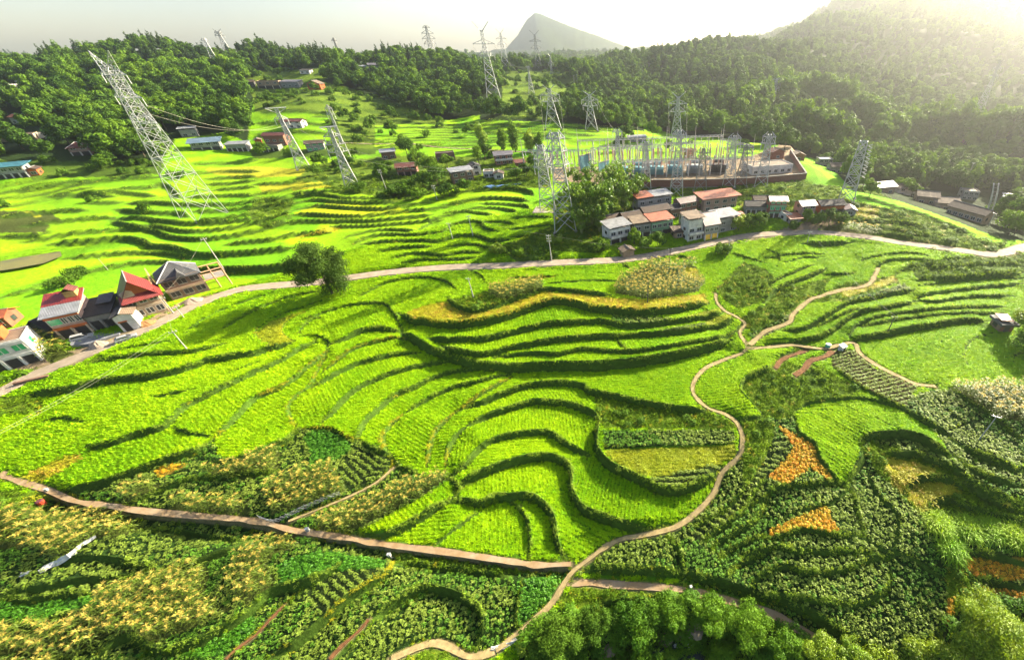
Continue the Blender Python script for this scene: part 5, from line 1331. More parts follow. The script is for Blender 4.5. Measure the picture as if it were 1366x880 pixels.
H_("hillside_house", "small orange gabled house left of the tall brick house", (343, 195), (351, 193), 6, 1.3, 'gabley', C_ORANGE, 'tan', win=1)
H_("hillside_hut", "little red roofed hut in the trees up the left slope", (317, 149), (328, 149), 5, .9, 'gable', C_TAN, 'red', win=1)
H_("hillside_house", "brown roofed house, tallest of the row high on the slope", (345, 118), (375, 118), 8, 2, 'flat', C_TAN, 'brown', win=3, gfl=3)
H_("hillside_house", "grey sheet roofed house in the middle of the row high on the slope", (376, 117), (400, 117), 8, 1.6, 'shed', C_GREY, 'lilac', win=3, rise=.8)
H_("hillside_house", "house with bright orange gable at the right of the row high on the slope", (412, 120), (429, 120), 7, 1.7, 'gabley', C_ORANGE, 'tan', win=1)
H_("hillside_house", "dark house at the left of the row high on the slope", (322, 116), (341, 116), 7, 1.4, 'gable', C_DGREY, 'brown', win=2)
H_("hillside_hut", "white walled hut above the row of houses on the slope", (401, 99), (414, 99), 6, 1.1, 'shed', C_WHITE, 'dark', win=2, rise=.5)
H_("hillside_house", "grey house at the edge of the crest wood", (493, 94), (508, 94), 8, 1.8, 'gable', C_GREY, 'lilac', win=3)
H_("hillside_hut", "low white roofed hut left of the grey crest house", (473, 93), (490, 93), 7, 1, 'shed', C_GREY, 'white', win=2, rise=.5)
H_("hillside_house", "white house half hidden in trees on the crest", (600, 84), (618, 84), 9, 1.5, 'flat', C_WHITE, 'tan', win=4)
H_("crest_house", "small tan roofed house below the conifers on the saddle", (632, 92), (650, 92), 8, 1.2, 'shed', C_TAN, 'tan', win=3, rise=.6)
# far left hamlet
H_("slope_house", "white house with long dull red roof, highest at the left edge", (18, 166), (52, 165), 8, 1.6, 'gable', C_WHITE, 'redt', win=4, balcony=2)
H_("slope_house", "wide house with dark red roof at the left edge", (-8, 195), (34, 192), 9, 1.9, 'gable', C_TAN, 'redt', win=4, gfl=3)
H_("slope_house", "cream house with orange side wall among trees on the left", (36, 194), (54, 192), 8, 1.9, 'flat', C_CREAM, 'tan', win=2, balcony=2)
H_("slope_house", "small white house right of the cream house on the left", (57, 190), (74, 188), 7, 1.5, 'flat', C_WHITE, 'tan', win=2, gfl=2)
H_("brick_house", "isolated pinkish brick house with red hip roof among bushes at the left", (97, 208), (124, 207), 8, 1.7, 'hip', C_PINK, 'redt', win=2, gfl=2, rise=1.5)
H_("slope_house", "grey block of flats with teal roof at the left edge above the terraces", (-12, 240), (40, 236), 8, 2, 'shed', C_GREY, 'teal', win=5, gfl=5, rise=.6, over=.9)
H_("slope_shed", "orange walled shed right of the teal roofed block", (42, 235), (54, 234), 6, 1.2, 'gabley', C_ORANGE, 'brown', win=1)
H_("slope_house", "low red roofed house in front of the big trees at the left", (88, 170), (107, 169), 7, 1.2, 'gable', C_TAN, 'redt', win=2)
H_("slope_house", "white flat roofed house at the top left edge", (4, 122), (20, 122), 8, 1.5, 'flat', C_WHITE, 'white', win=2)
H_("slope_house", "second white house at the top left, beside the first", (25, 116), (38, 116), 8, 1.3, 'flat', C_WHITE, 'tan', win=2)
# right of the substation, and the hamlet in the hazy valley
H_("terrace_house", "salmon gabled house behind the substation wall, left one of two", (1029, 213), (1045, 212), 7, 1.5, 'gabley', C_BRICK, 'redt', win=1)
H_("terrace_house", "salmon gabled house behind the substation wall, right one of two", (1058, 213), (1073, 212), 7, 1.3, 'gabley', C_BRICK, 'tan', win=1)
H_("terrace_house", "grey block with flat white roof left of the right hand pylon", (1092, 220), (1110, 219), 7, 1.8, 'flat', C_GREY, 'white', win=3)
H_("terrace_house", "dark roofed house directly left of the right hand pylon", (1108, 228), (1124, 227), 7, 1.5, 'gable', C_GREY, 'brown', win=2)
q = dict()
H_("valley_house", "house with pale grey gable roof, leftmost of the hazy valley hamlet", (1170, 255), (1192, 259), 9, 1.5, 'gable', C_TAN, 'lilac', win=2, **q)
H_("valley_house", "white gabled house second from left in the hazy valley hamlet", (1196, 257), (1226, 262), 9, 1.7, 'gable', C_WHITE, 'tan', win=2)
H_("valley_house", "tan roofed house in the middle of the hazy valley hamlet", (1222, 268), (1248, 275), 9, 1.5, 'gable', C_TAN, 'tan', win=2)
H_("valley_house", "wide brown house right of the middle in the valley hamlet", (1246, 275), (1276, 283), 9, 1.5, 'gable', C_CREAM, 'tan', win=3)
H_("valley_house", "long brown tiled house nearest the field at the right of the valley hamlet", (1262, 283), (1308, 299), 9, 1.4, 'gable', C_TAN, 'brown', win=6)
H_("valley_house", "grey flat roofed block at the back of the valley hamlet", (1282, 265), (1302, 268), 8, 1.9, 'flat', C_GREY, 'tan', win=3)
H_("long_shed", "long shed with white sheet roof at the right edge of the valley", (1336, 272), (1380, 276), 10, 1.2, 'shed', C_LGREEN, 'white', win=0, rise=.8)
H_("far_house", "white roofed block among hazy trees behind the substation", (1040, 156), (1066, 156), 10, 1.9, 'flat', C_GREY, 'white', win=4)
H_("far_house", "grey house left of the white roofed block in the haze", (1017, 155), (1037, 155), 9, 1.4, 'flat', C_GREY, 'tan', win=3)
H_("far_house", "square block on the skyline of the hazy hill", (893, 62), (905, 62), 10, 2.4, 'flat', C_TAN, 'tan', win=2)
H_("far_house", "white house high on the shoulder of the hazy mountain", (1060, 60), (1078, 60), 10, 1.4, 'flat', C_WHITE, 'white', win=3)
o, w, d, h = H_("field_hut", "brick pump hut with grey rimmed roof in the rice at the right edge", (1331, 443), (1349, 443), 4.5, .95, 'flat', M_BRICK, 'orange', win=1, door=C_DGREY)
MB().box(-.5, w + .5, -.5, d + .5, h - .1, h + .4).build("roof_rim", cmat((.10, .10, .10)), o); MB().slab([(-.3, .5, h + .9), (w * .8, .2, h + .8), (w * .9, d, h + 1.0), (-.2, d, h + 1.1)], .1).build("loose_roof_sheet", RF['orange'], o)
# ---------------------------------------------------------------- pylons
PY = pylon
PY("tallest pylon, pale lattice with two horns, leaning over the left terraces", (273, 288), 66, 'horn', 8.8, 2.4, ((.62, 5.6), (.76, 6.6), (.88, 6.0)), (4.6, 9), .10, panels=18, rz=math.radians(-20))
PY("narrow pylon with flat top beam left of the brown tiled house", (405, 224), 143, 'flat', 4.6, .9, ((.82, 2.2),), (3.2, 0), .13)
PY("pylon with short stacked arms and flat top, right one of the terrace pair", (470, 248), 168, 'flat', 4.6, .9, ((.85, 2.6), (.72, 3.0), (.60, 3.2)), (2.6, 0), .13)
PY("slim mast with small arms behind the right flat topped pylon", (456, 190), 139, 'mast', 1.4, .5, ((.9, 1.4), (.75, 1.6)), None, .1)
PY("pylon on a pale concrete pad at the left corner of the substation", (731, 279), 193, 'mast', 5.0, 1.4, ((.93, 2.2), (.80, 2.4), (.68, 2.6)), None, .13)
PY("close latticed pylon in front of the bamboo", (754, 304), 176, 'mast', 6.2, 1.6, ((.95, 2.4), (.83, 2.8), (.70, 3.0)), None, .15)
PY("broad hazy pylon above the back terraces left of the substation", (738, 170), 112, 'horn', 8.5, 1.6, ((.62, 4.5), (.76, 5)), (3, 6), .14)
PY("hazy pylon at the wood edge behind the substation's left half", (789, 173), 120, 'horn', 7, 1.4, ((.62, 4), (.76, 4.5)), (3.5, 6), .15)
PY("hazy pylon behind the middle of the substation", (902, 186), 122, 'horn', 6.5, 1.4, ((.60, 4.2), (.76, 4.8)), (3.5, 6), .15)
PY("pylon standing before the substation wall below the gantry's right end", (902, 260), 173, 'mast', 4.6, 1.1, ((.94, 2.4), (.82, 2.6), (.70, 2.8)), None, .13)
PY("thin latticed tower inside the substation left of the long gantry", (825, 236), 172, 'mast', 2.8, .9, ((.95, 1.8),), None, .11)
PY("latticed tower by the substation's brick wall right of the bamboo", (861, 251), 188, 'mast', 4.0, 1.0, ((.94, 2.2), (.82, 2.2)), None, .12)
PY("dark low pylon with wide foot below the substation wall", (934, 252), 197, 'mast', 4.4, 1.0, ((.9, 2.6), (.75, 2.6)), None, .12, mat=M_DSTEEL)
PY("left one of the two close pylons before the substation's right half", (972, 247), 180, 'mast', 4.4, 1.0, ((.95, 2.2), (.83, 2.4)), None, .12)
PY("right one of the two close pylons before the substation's right half", (988, 246), 192, 'mast', 4.2, 1.0, ((.93, 2.6), (.8, 2.6)), None, .12, mat=M_DSTEEL)
PY("pylon in front of the white control building", (1015, 247), 178, 'mast', 4.4, 1.1, ((.95, 2.2), (.83, 2.4)), None, .12)
PY("dense pale pylon with insulators down its right side, on the ridge field", (1129, 266), 187, 'mast', 4.6, 2.0, (), None, .15, stubs=9, panels=14)
PY("lone faint pylon on the hazy slope at the far right", (1299, 163), 80, 'flat', 9, 1.0, ((.88, 2.6), (.76, 3)), (2.2, 0), .16)
PY("dark horned pylon cutting the sky left of the peak", (660, 138), 28, 'horn', 9.5, 1.6, ((.60, 5.2), (.745, 6.4)), (4.6, 9), .15)
PY("paler slim horned pylon just right of the dark horned one", (675, 92), 38, 'horn', 8, 1.4, ((.62, 4.4), (.76, 4.8)), (3.8, 7), .15, dd=400)
PY("dark horned pylon standing against the peak", (719, 96), 40, 'horn', 8, 1.4, ((.58, 5.2), (.74, 5.8)), (4.6, 8), .16, dd=410, mat=M_DSTEEL)
PY("leaning pylon on the skyline right of the crest wood", (580, 84), 34, 'mast', 6, 1.2, ((.95, 3), (.8, 5), (.66, 5.5), (.52, 5)), None, .18, dd=360, mat=M_DSTEEL)
PY("small flat topped pylon on the bushy saddle", (709, 124), 88, 'flat', 4, .8, (), (1.6, 0), .13)
PY("pale thin pylon with ring top among trees right of the peak's foot", (738, 116), 70, 'horn', 4, 1, ((.7, 2.5),), (2, 4), .14, dd=380)
PY("faint pylon in haze left of the white roofed block", (1030, 142), 104, 'mast', 4, 1, ((.95, 3), (.8, 3.2), (.65, 3)), None, .14)
PY("pylon top poking above the crest wood on the left skyline", (305, 72), 38, 'horn', 6, 1.4, ((.75, 3),(.85,2.4)), (2.6, 6), .15, dd=322, mat=M_DSTEEL)
PY("leaning pale pylon below the crest wood on the left", (286, 80), 51, 'mast', 4.2, 1, ((.93, 2),), None, .16, dd=296)
PY("small pylon tip among the trees left of the tallest pylon's horns", (122, 88), 72, 'horn', 4, 1, ((.7, 2.6),), (1.6, 4), .14, dd=275)
PY("tiny mast on the crest wood right of the leaning skyline pylon", (450, 66), 50, 'mast', 3, .8, ((.9, 2),), None, .18, dd=340, mat=M_DSTEEL)

# ---------------------------------------------------------------- poles carrying the village lines
M_POLE = simple("concrete_pole", (.34, .32, .30), .85, .15, .8); M_POLED = simple("tarred_pole", (.10, .085, .07), .9, .2)
def pole(label, base, ytop, mat=None, arms=1, group=None, top=None, r=.11):
    b = on(*base); H = top_z(b[0], b[1], ytop, b[2]) - b[2]; H = min(max(H, 2.5), 16)
    o = root("utility_pole", (b[0], b[1], b[2] - .3), -math.atan2(b[0], b[1]) + rng.uniform(-.5, .5), label=label, category="utility pole", group=group)
    m = mat or M_POLE; MB().tube([(0, 0, 0), (0, 0, H + .3)], [r * 1.3, r * .8], 7).build("shaft", m, o)
    for k in range(arms):
        z = H - .15 - k * .7; MB().box(-.6, .6, -.05, .05, z, z + .1).build("cross_arm", M_STEEL if m is not M_POLED else m, o)
        for x in (-.5, 0, .5): MB().tube([(x, 0, z + .12), (x, 0, z + .36)], [.07, .05], 5).build("insulator", M_INS, o)
    return np.array([b[0], b[1], b[2] + H])
p1 = pole("tall white pole beside the unfinished house", (300, 361), 317, arms=1)
p2 = pole("white pole leaning in the rice below the road at the left", (250, 466), 441, r=.09)
p3 = pole("pole between the maroon roofed house and the unfinished house", (232, 418), 396)
p3b = pole("short pole on the roadside right of the beige house", (246, 424), 408, r=.08)
p4 = pole("white pole with cross arm in the weedy knoll above the curved terraces", (632, 398), 370)
p5 = pole("pole with two cross arms beside the road left of the village", (736, 348), 313, arms=3)
p6 = pole("pole in the upper terraces, left of a near pair", (604, 319), 297)
p7 = pole("pole in the upper terraces, right of a near pair", (631, 314), 287, arms=2)
p8 = pole("pole at the edge of the bushes left of the hamlet", (515, 252), 226, arms=2)
p9 = pole("pole at the lower edge of the hamlet bushes", (583, 266), 247, arms=2)
p10 = pole("dark pole at the field edge below the village houses", (893, 357), 331, M_POLED, r=.09)
p11 = pole("dark pole at the left of the maize knoll", (864, 404), 370, M_POLED, 0, r=.08)
p12 = pole("pole beside the bush at the end of the village road", (971, 339), 318)
p13 = pole("small white pole at the hedge below the road bend", (1077, 323), 308, r=.08)
p14 = pole("dark pole rising from the hedge in the right hand rice terraces", (1184, 443), 421, M_POLED, 1, r=.09)
p15 = pole("white pole leaning right in the hazy valley", (1286, 246), 217)
p16 = pole("pole among the leafy plots at the right edge", (1306, 586), 553, r=.07)
p17 = pole("thin pole at the end of the ridge field", (1318, 302), 283, r=.09)
p18 = pole("thin stake pole in the terraces left of the houses", (144, 360), 345, r=.05, arms=0)
p19 = pole("slim twin pole left on the saddle slope", (767, 124), 100, M_POLE, 1)
p20 = pole("slim twin pole right on the saddle slope", (771, 123), 99, M_POLE, 1)
M_WIRE = simple("wire", (.30, .28, .22), .5, .1)
def wire(label, a, b, sag, r=.014, n=14):
    a, b = np.array(a), np.array(b); t = np.linspace(0, 1, n)[:, None]; P = a + (b - a) * t; P[:, 2] -= (4 * sag * t * (1 - t))[:, 0]
    o = MB().tube([tuple(p) for p in P], r, 4).build("power_line", M_WIRE); o["label"] = label; o["category"] = "power line"
off = np.array([.5, .3, 0])
q0 = on(30, 640) + [0, 0, 8]
wire("left wire of the pair sagging over the rice at the left", p2 - off, q0 - off, .8); wire("right wire of the pair sagging over the rice at the left", p2 + off, q0 + off, .8)
wire("wire from the roadside pole to the leaning rice field pole", p3, p2, .5)
wire("wire over the road from the unfinished house to the beige house", p1, p3, .8)
wire("wire across the upper terraces between the near pair of poles", p6, p7, .3)
wire("wire from the upper terrace poles to the roadside pole left of the village", p7, p5, .9)
wire("wire above the village front from the roadside pole", p5, p10, .9); wire("wire above the rice from the village to the road end", p10, p12, .5)
wire("wire over the right hand fields from the hedge pole", p13, p14, 1.2)

def conductors(a, b, text, sag, k=1):
    (oa, La, za), (ob, Lb, zb) = TOPS[a][min(k, len(TOPS[a]) - 1)], TOPS[b][min(k, len(TOPS[b]) - 1)]
    for s, w in ((-1, "left"), (1, "right")):
        ends = [np.array([o_.location.x + math.cos(o_.rotation_euler.z) * s * L_, o_.location.y + math.sin(o_.rotation_euler.z) * s * L_, o_.location.z + z_ - 1.6]) for o_, L_, z_ in ((oa, La, za), (ob, Lb, zb))]
        wire(w + " conductor " + text, ends[0], ends[1], sag, .035, 24)
K_ = list(TOPS)
def nm(t): return [k for k in K_ if k.startswith(t)][0]
conductors(nm("narrow pylon with flat"), nm("pylon with short stacked"), "between the pair of flat topped pylons", 1.5)
conductors(nm("pylon with short stacked"), nm("pylon on a pale concrete"), "from the right flat topped pylon to the one on the concrete pad", 4)
conductors(nm("tallest pylon"), nm("narrow pylon with flat"), "from the tallest pylon to the narrow flat topped one", 4)
conductors(nm("dark horned pylon cutting"), nm("broad hazy pylon"), "from the dark horned pylon down to the broad hazy one", 4)
conductors(nm("broad hazy pylon"), nm("close latticed pylon"), "from the broad hazy pylon to the close one before the bamboo", 3)
conductors(nm("hazy pylon at the wood"), nm("thin latticed tower"), "from the wood edge pylon into the substation", 2)
conductors(nm("hazy pylon behind the middle"), nm("pylon standing before"), "over the middle of the substation", 2)
# ---------------------------------------------------------------- substation on its platform
def onz(px, py): return at_z(px, py, SUBZ)
M_WBRICK = brick_mat("wall_brick", (.20, .065, .04), (.16, .12, .10), .6, .2); M_GRAVEL = simple("pale_gravel", (.28, .23, .18), .95, .25, 1.5, .03)
wl_ = [onz(*p) for p in ((835, 249), (900, 249), (960, 248), (1020, 245), (1074, 240), (1053, 207))]
o = root("boundary_wall", (wl_[0][0], wl_[0][1], SUBZ), 0, label="long brick topped boundary wall round the substation", category="wall")
for a, b in zip(wl_, wl_[1:]):
    a, b = a - wl_[0], b - wl_[0]; ex = (b - a)[:2]; L = np.linalg.norm(ex); ang = math.atan2(ex[1], ex[0])
    for nm, z0, z1, m, th in (("plinth", -5.5, -.1, M_CONC, .22), ("brick_wall", -.1, 2.3, M_WBRICK, .15), ("coping", 2.3, 2.45, M_CONC, .24)):
        q = MB().box(0, L, -th, th, z0, z1).build(nm, m, o); q.location = (a[0], a[1], 0); q.rotation_euler = (0, 0, ang)
def gantry(label, a, b, ytop, posts, spikes=True, nb=1):
    A, B = onz(*a), onz(*b); H = top_z(A[0], A[1], ytop, SUBZ) - SUBZ; ex = (B - A)[:2]; L = np.linalg.norm(ex)
    o = root("busbar_gantry", (A[0], A[1], SUBZ - .1), math.atan2(ex[1], ex[0]), label=label, category="gantry")
    for i in range(posts):
        x = L * i / (posts - 1); p = MB(); p.tube([(x, 0, 0), (x, 0, H)], [.26, .2], 8); p.build("post", M_GALV, o)
        if spikes and i % 2 == 0: MB().tube([(x, 0, H), (x, 0, H + 4.5)], [.11, .05], 5).build("lightning_rod", M_GALV, o)
    bm = MB()
    for y, z in ((-.35, H), (.35, H), (0, H + .6)): bm.bar((0, y, z), (L, y, z), .13)
    n = int(L / 1.6)
    for i in range(n):
        x0, x1 = L * i / n, L * (i + 1) / n; bm.bar((x0, -.35, H), (x1, 0, H + .6), .07); bm.bar((x0, .35, H), (x1, 0, H + .6), .07); bm.bar((x0, -.35, H), (x1, .35, H), .07)
    bm.build("beam", M_GALV, o)
    for i in range(int(L / 2.5)):
        x = 1.2 + i * 2.5; MB().tube([(x, 0, H - .1), (x, 0, H - 1.6)], .1, 5).build("insulator_string", M_INS, o)
M_GALV = simple("painted_steel", (.42, .39, .36), .5, .12, .6)
gantry("front row gantry of the substation just behind the brick wall", (830, 238), (1003, 232), 216, 13, False)
gantry("long tall back gantry of the substation with lightning rods", (773, 222), (961, 214), 188, 11)
gantry("left hand gantry crossing the substation's yellow corner", (700, 224), (792, 223), 202, 6)
gantry("short middle gantry of the substation among the pink columns", (790, 228), (880, 225), 199, 6, False)
gantry("slanting gantry at the right end of the substation", (958, 216), (1000, 228), 186, 5)
gantry("low rear gantry of the substation under the tall one", (800, 214), (940, 208), 196, 8, False)
M_CERP = simple("pink_ceramic", (.42, .22, .18), .3, .15); M_CERW = simple("white_ceramic", (.48, .46, .44), .3, .1)
def column_proto(mt, h):
    o = root("insulator_column", (0, 0, SUBZ - .05), 0, label="x", category="insulator column")
    f = MB(); f.box(-.5, .5, -.5, .5, 0, .3)
    for x in (-.22, .22):
        for y in (-.22, .22): f.bar((x, y, .3), (x, y, h * .45), .09)
    f.build("stand", M_GALV, o)
    c = MB(); P = []; rr = []
    for i in range(13): z = h * .45 + h * .55 * i / 12; P.append((0, 0, z)); rr.append(.26 if i % 2 else .15)
    c.tube(P, rr, 8); c.build("ceramic_stack", mt, o)
    MB().tube([(0, 0, h), (0, 0, h + .3)], .3, 8).build("terminal_cap", M_STEEL, o); return o
cols = [column_proto(M_CERP, 5.2), column_proto(M_CERW, 4.6), column_proto(M_CERP, 6.4)]
bpy.context.view_layer.update()
for c in cols: KIDS[c.name] = list(c.children)
LB = ["pink ceramic insulator column in the ranks of the substation yard", "white ceramic insulator column in the ranks of the substation yard", "tall pink insulator column in the ranks of the substation yard"]
GR = ["pink insulator columns", "white insulator columns", "tall pink insulator columns"]
first = [True] * 3; k = 0
for row, (y0, y1, x0, x1, n) in enumerate(((216, 210, 790, 955, 18), (220, 213, 742, 965, 22), (226, 219, 735, 980, 24), (232, 224, 845, 990, 16))):
    for i in range(n):
        u = i / (n - 1); p = onz(x0 + (x1 - x0) * u + rng.uniform(-2, 2), y0 + (y1 - y0) * u + rng.uniform(-1, 1)); t = [0, 0, 2, 1][(i * 7 + row * 3 + k) % 4]; k += 1
        if first[t]: cols[t].location = (p[0], p[1], SUBZ - .05); cols[t]["label"] = LB[t]; cols[t]["group"] = GR[t]; first[t] = False
        else: copy_tree(cols[t], (p[0], p[1], SUBZ - .05), rng.uniform(0, 6), label=LB[t], group=GR[t])
M_TEAL = simple("teal_enamel", (.13, .28, .30), .5, .1); M_TGREY = simple("grey_enamel", (.22, .25, .26), .5, .12)
def transformer(label, px, w, mt, h=3.1):
    p = onz(*px); o = root("transformer", (p[0], p[1], SUBZ - .05), -math.atan2(p[0], p[1]) * .6, label=label, category="transformer")
    MB().box(-w / 2, w / 2, -1.6, 1.6, .4, h).build("tank", mt, o); MB().box(-w / 2 - .3, w / 2 + .3, -2, 2, 0, .4).build("base", M_CONC, o)
    for s in (-1, 1):
        r_ = MB()
        for i in range(10): x = -w / 2 + .3 + i * (w - .6) / 9; r_.box(x - .1, x + .1, s * 2.35 - .35, s * 2.35 + .35, .8, h - .4)
        r_.build("radiator", mt, o)
    MB().tube([(-w * .3, 0, h + 1.1), (w * .3, 0, h + 1.1)], .6, 10).build("oil_conservator", mt, o)
    for x in (-w * .3, 0, w * .3): MB().tube([(x, -.9, h), (x, -1.1, h + 2.2)], [.25, .12], 6).build("bushing", M_CERP, o)
transformer("teal transformer behind the brick wall left of the middle", (829, 234), 5, M_TEAL); transformer("second teal transformer in the row behind the brick wall", (852, 234), 5, M_TEAL)
transformer("third teal transformer in the row behind the brick wall", (876, 233), 5, M_TEAL); transformer("fourth teal transformer in the row behind the brick wall", (899, 232), 6, M_TEAL)
transformer("grey transformer toward the right of the row", (926, 231), 6, M_TGREY); transformer("dark grey transformer at the right end of the row", (957, 230), 6.5, cmat(C_DGREY))
for i, (x, y) in enumerate(((782, 226), (806, 228))):
    p = onz(x, y); o = root("fire_wall", (p[0], p[1], SUBZ - .1), .9, label=("tall teal fire wall left of the transformers", "lower teal fire wall beside the first transformer")[i], category="fire wall"); MB().box(-3, 3, -.15, .15, 0, 5.5 - i * 2).build("panel", M_TEAL, o); MB().box(-3.1, 3.1, -.25, .25, 5.5 - i * 2, 5.7 - i * 2).build("cap", M_CONC, o)
house("control_building", "white flat roofed control building at the right end of the substation", (1003, 234), (1056, 230), 13, 1.4, 'flat', C_WHITE, 'tan', win=6, base=SUBZ, cat="building", sidewin=True)
house("switch_house", "low white switch house behind the teal transformers", (846, 228), (880, 226), 6, 1.2, 'flat', C_WHITE, 'white', win=4, base=SUBZ, cat="building")
house("guard_house", "tan brick guard house under the tall gantry", (916, 212), (926, 211), 5, 1.7, 'flat', C_TAN, 'tan', win=1, base=SUBZ, cat="building")
house("flat_shed", "shed with flat white roof behind the substation's back gantry", (838, 190), (862, 189), 6, 1.1, 'shed', C_CONC, 'white', win=2, rise=.4, cat="shed")
pd = on(728, 280); o = MB().box(-3.6, 3.6, -3.0, 3.0, -2.5, .15).build("pylon_pad", simple("pale_slab", (.36, .29, .25), .9, .15), None); o.location = pd; o["label"] = "pale concrete pad under the pylon left of the bamboo"; o["category"] = "concrete pad"
# ---------------------------------------------------------------- single trees and clumps
def T(kind, px, h, w, n, ls, m, label, **k): return one_tree(kind, px, h, w, n, ls, m, label, **k)
T('broad', (444, 392), 13.0, 12.0, 16000, .36, M_BIG, "large dark roadside tree with a bushy spreading crown beside the road bend")
T('bush', (452, 390), 6.5, 6, 5000, .30, M_BIG, "drooping dark clump at the foot of the large roadside tree, on its right")
for i, (px, py, h, w, lb) in enumerate(((770, 296, 12, 9, "bamboo clump at the left edge of the grove behind the close pylon"), (790, 299, 13, 10, "bamboo clump at the front left of the grove"), (812, 296, 12, 10, "bamboo clump in the middle front of the grove"), (832, 288, 12, 9, "bamboo clump at the right front of the grove above the white canopy house"),
        (785, 280, 13, 10, "bamboo clump in the middle of the grove"), (806, 276, 14, 11, "tallest bamboo clump at the top of the grove"), (826, 272, 12, 10, "bamboo clump at the upper right of the grove"), (843, 277, 10, 8, "low bamboo clump at the right end of the grove"), (800, 310, 9, 7, "small bamboo clump in front of the grove"), (776, 312, 8, 7, "small round clump at the lower left of the grove"))):
    T('bamboo', (px, py), h, w, 2600, .6, M_BAMB, lb)
for i, (px, py, h, w, lb) in enumerate(((645, 200, 12, 5, "lone tall poplar left of the poplar row"), (672, 201, 10, 4, "thin poplar, left one of the poplar row"), (688, 203, 13, 4.6, "tallest poplar in the row above the hamlet"), (708, 203, 9.5, 5, "rounded poplar right of the tallest one"), (721, 203, 8, 4, "shortest poplar at the right end of the row"))):
    T('poplar', (px, py), h, w, 1500, .7, M_OLIVE if i in (0, 3) else M_TREEL, lb)
T('broad', (838, 188), 8, 7, 1500, .7, M_TREE, "round dark tree behind the substation's back gantry"); T('broad', (871, 186), 9, 8, 1500, .75, M_TREEL, "light green tree right of the shed behind the gantry")
# gully trees along the bottom edge, near the camera
T('broad', (745, 868), 4.6, 6.2, 13300, .19, M_BUSH, "light tipped bushy tree in the gully below the footpath junction")
T('broad', (792, 842), 3.4, 4.6, 7980, .19, M_BUSH, "rounded shrubby tree right of the light tipped gully tree")
T('broad', (850, 838), 4.2, 6.5, 13300, .19, M_GULLY, "leafy tree on the gully edge left of the bare rock")
T('broad', (892, 822), 3.4, 5.0, 8550, .19, M_GULLY, "leafy tree at the top of the gully directly left of the rocks")
T('broad', (945, 826), 3.8, 5.0, 9120, .19, M_GULLY, "dark green tree right of the rocks beside the canal path")
T('broad', (992, 842), 4.4, 6.2, 12350, .19, M_GULLY, "broad dark tree below the canal path, second right of the rocks")
T('broad', (1042, 868), 4.4, 5.6, 11400, .19, M_GULLY, "dark tree below the canal path, third right of the rocks"); T('broad', (962, 885), 4.0, 5.6, 9500, .19, M_GULLY, "deep green tree at the bottom edge below the rocks on the right"); T('broad', (860, 893), 3.2, 4.6, 6840, .19, M_GULLY, "deep green tree at the bottom edge left of the stream")
T('broad', (1092, 878), 3.8, 5, 8550, .19, M_OLIVE, "yellow green shrubby tree at the lower end of the canal path")
T('broad', (1135, 884), 3.4, 4.6, 7980, .19, M_OLIVE, "yellow green bush at the bottom edge left of the corner trees"); T('bush', (1175, 884), 2.6, 4, 3000, .25, M_OLIVE, "low olive bush below the large leafy field"); T('bush', (1222, 880), 3.0, 4, 3000, .25, M_OLIVE, "olive bush left of the large corner tree")
T('broad', (1310, 868), 7.5, 9.5, 26600, .19, M_OLIVE, "large yellow green tree in the lower right corner"); T('broad', (1362, 892), 6, 7, 11400, .19, M_OLIVE, "second yellow green tree cut by the right edge at the bottom"); T('broad', (1262, 892), 4.5, 5.5, 9500, .19, M_OLIVE, "smaller yellow green tree left of the large corner tree")
T('bush', (705, 872), 1.8, 3, 1800, .22, M_OLIVE, "yellowish bush beside the lower end of the footpath")
T('broad', (1364, 448), 6, 6, 3500, .38, M_OLIVE, "yellow green tree at the right edge behind the brick pump hut"); T('broad', (1372, 470), 5, 6, 2500, .38, M_TREEL, "tree at the right edge shading the rice below the pump hut")
# village garden trees
for px, py, h, w, m, lb in ((877, 329, 4.5, 5, M_BUSH, "rounded dark tree in front of the orange canopy house"), (862, 333, 3.5, 4, M_BUSH, "bush between the roadside hut and the orange canopy house"), (846, 326, 5, 4, M_TREEL, "small tree right of the white canopy house"), (806, 333, 4, 4.5, M_TREEL, "light bush at the corner of the white canopy house"), (795, 338, 3.5, 4, M_BUSH, "bush at the foot of the grove by the grass field"),
        (964, 338, 3, 4.5, M_BUSH, "dense bush at the field corner below the yellow doors"), (985, 308, 4.5, 4.5, M_OLIVE, "yellow tipped tree right of the off-white canopy"), (998, 304, 4.5, 5, M_BUSH, "dark garden tree in front of the white columned house"), (1012, 302, 4.5, 5, M_BUSH, "dark garden tree left of the green windowed house"), (1076, 298, 4.5, 3.5, M_TREEL, "slim light tree beside the lilac roofed house"), (1090, 299, 4, 4, M_BUSH, "bush in front of the charcoal roofed house, left one"), (1106, 297, 4.5, 4, M_TREE, "pointed dark tree in front of the charcoal roofed house"), (1120, 298, 4, 4.5, M_BUSH, "bush at the right end of the charcoal roofed house"), (1058, 305, 2.6, 2.6, M_BUSH, "small round bush in front of the orange roofed hut"), (742, 323, 3.2, 3.6, M_OLIVE, "yellow topped bush right of the pole with two cross arms"),
        (664, 337, 3.2, 4, M_OLIVE, "straw tipped shrub in the terraces above the road"), (690, 341, 2.6, 4, M_TREEL, "bush beside the road left of the pole with two cross arms")):
    T('bush' if h < 4.2 else 'broad', (px, py), h, w, 1500, .42, m, lb)
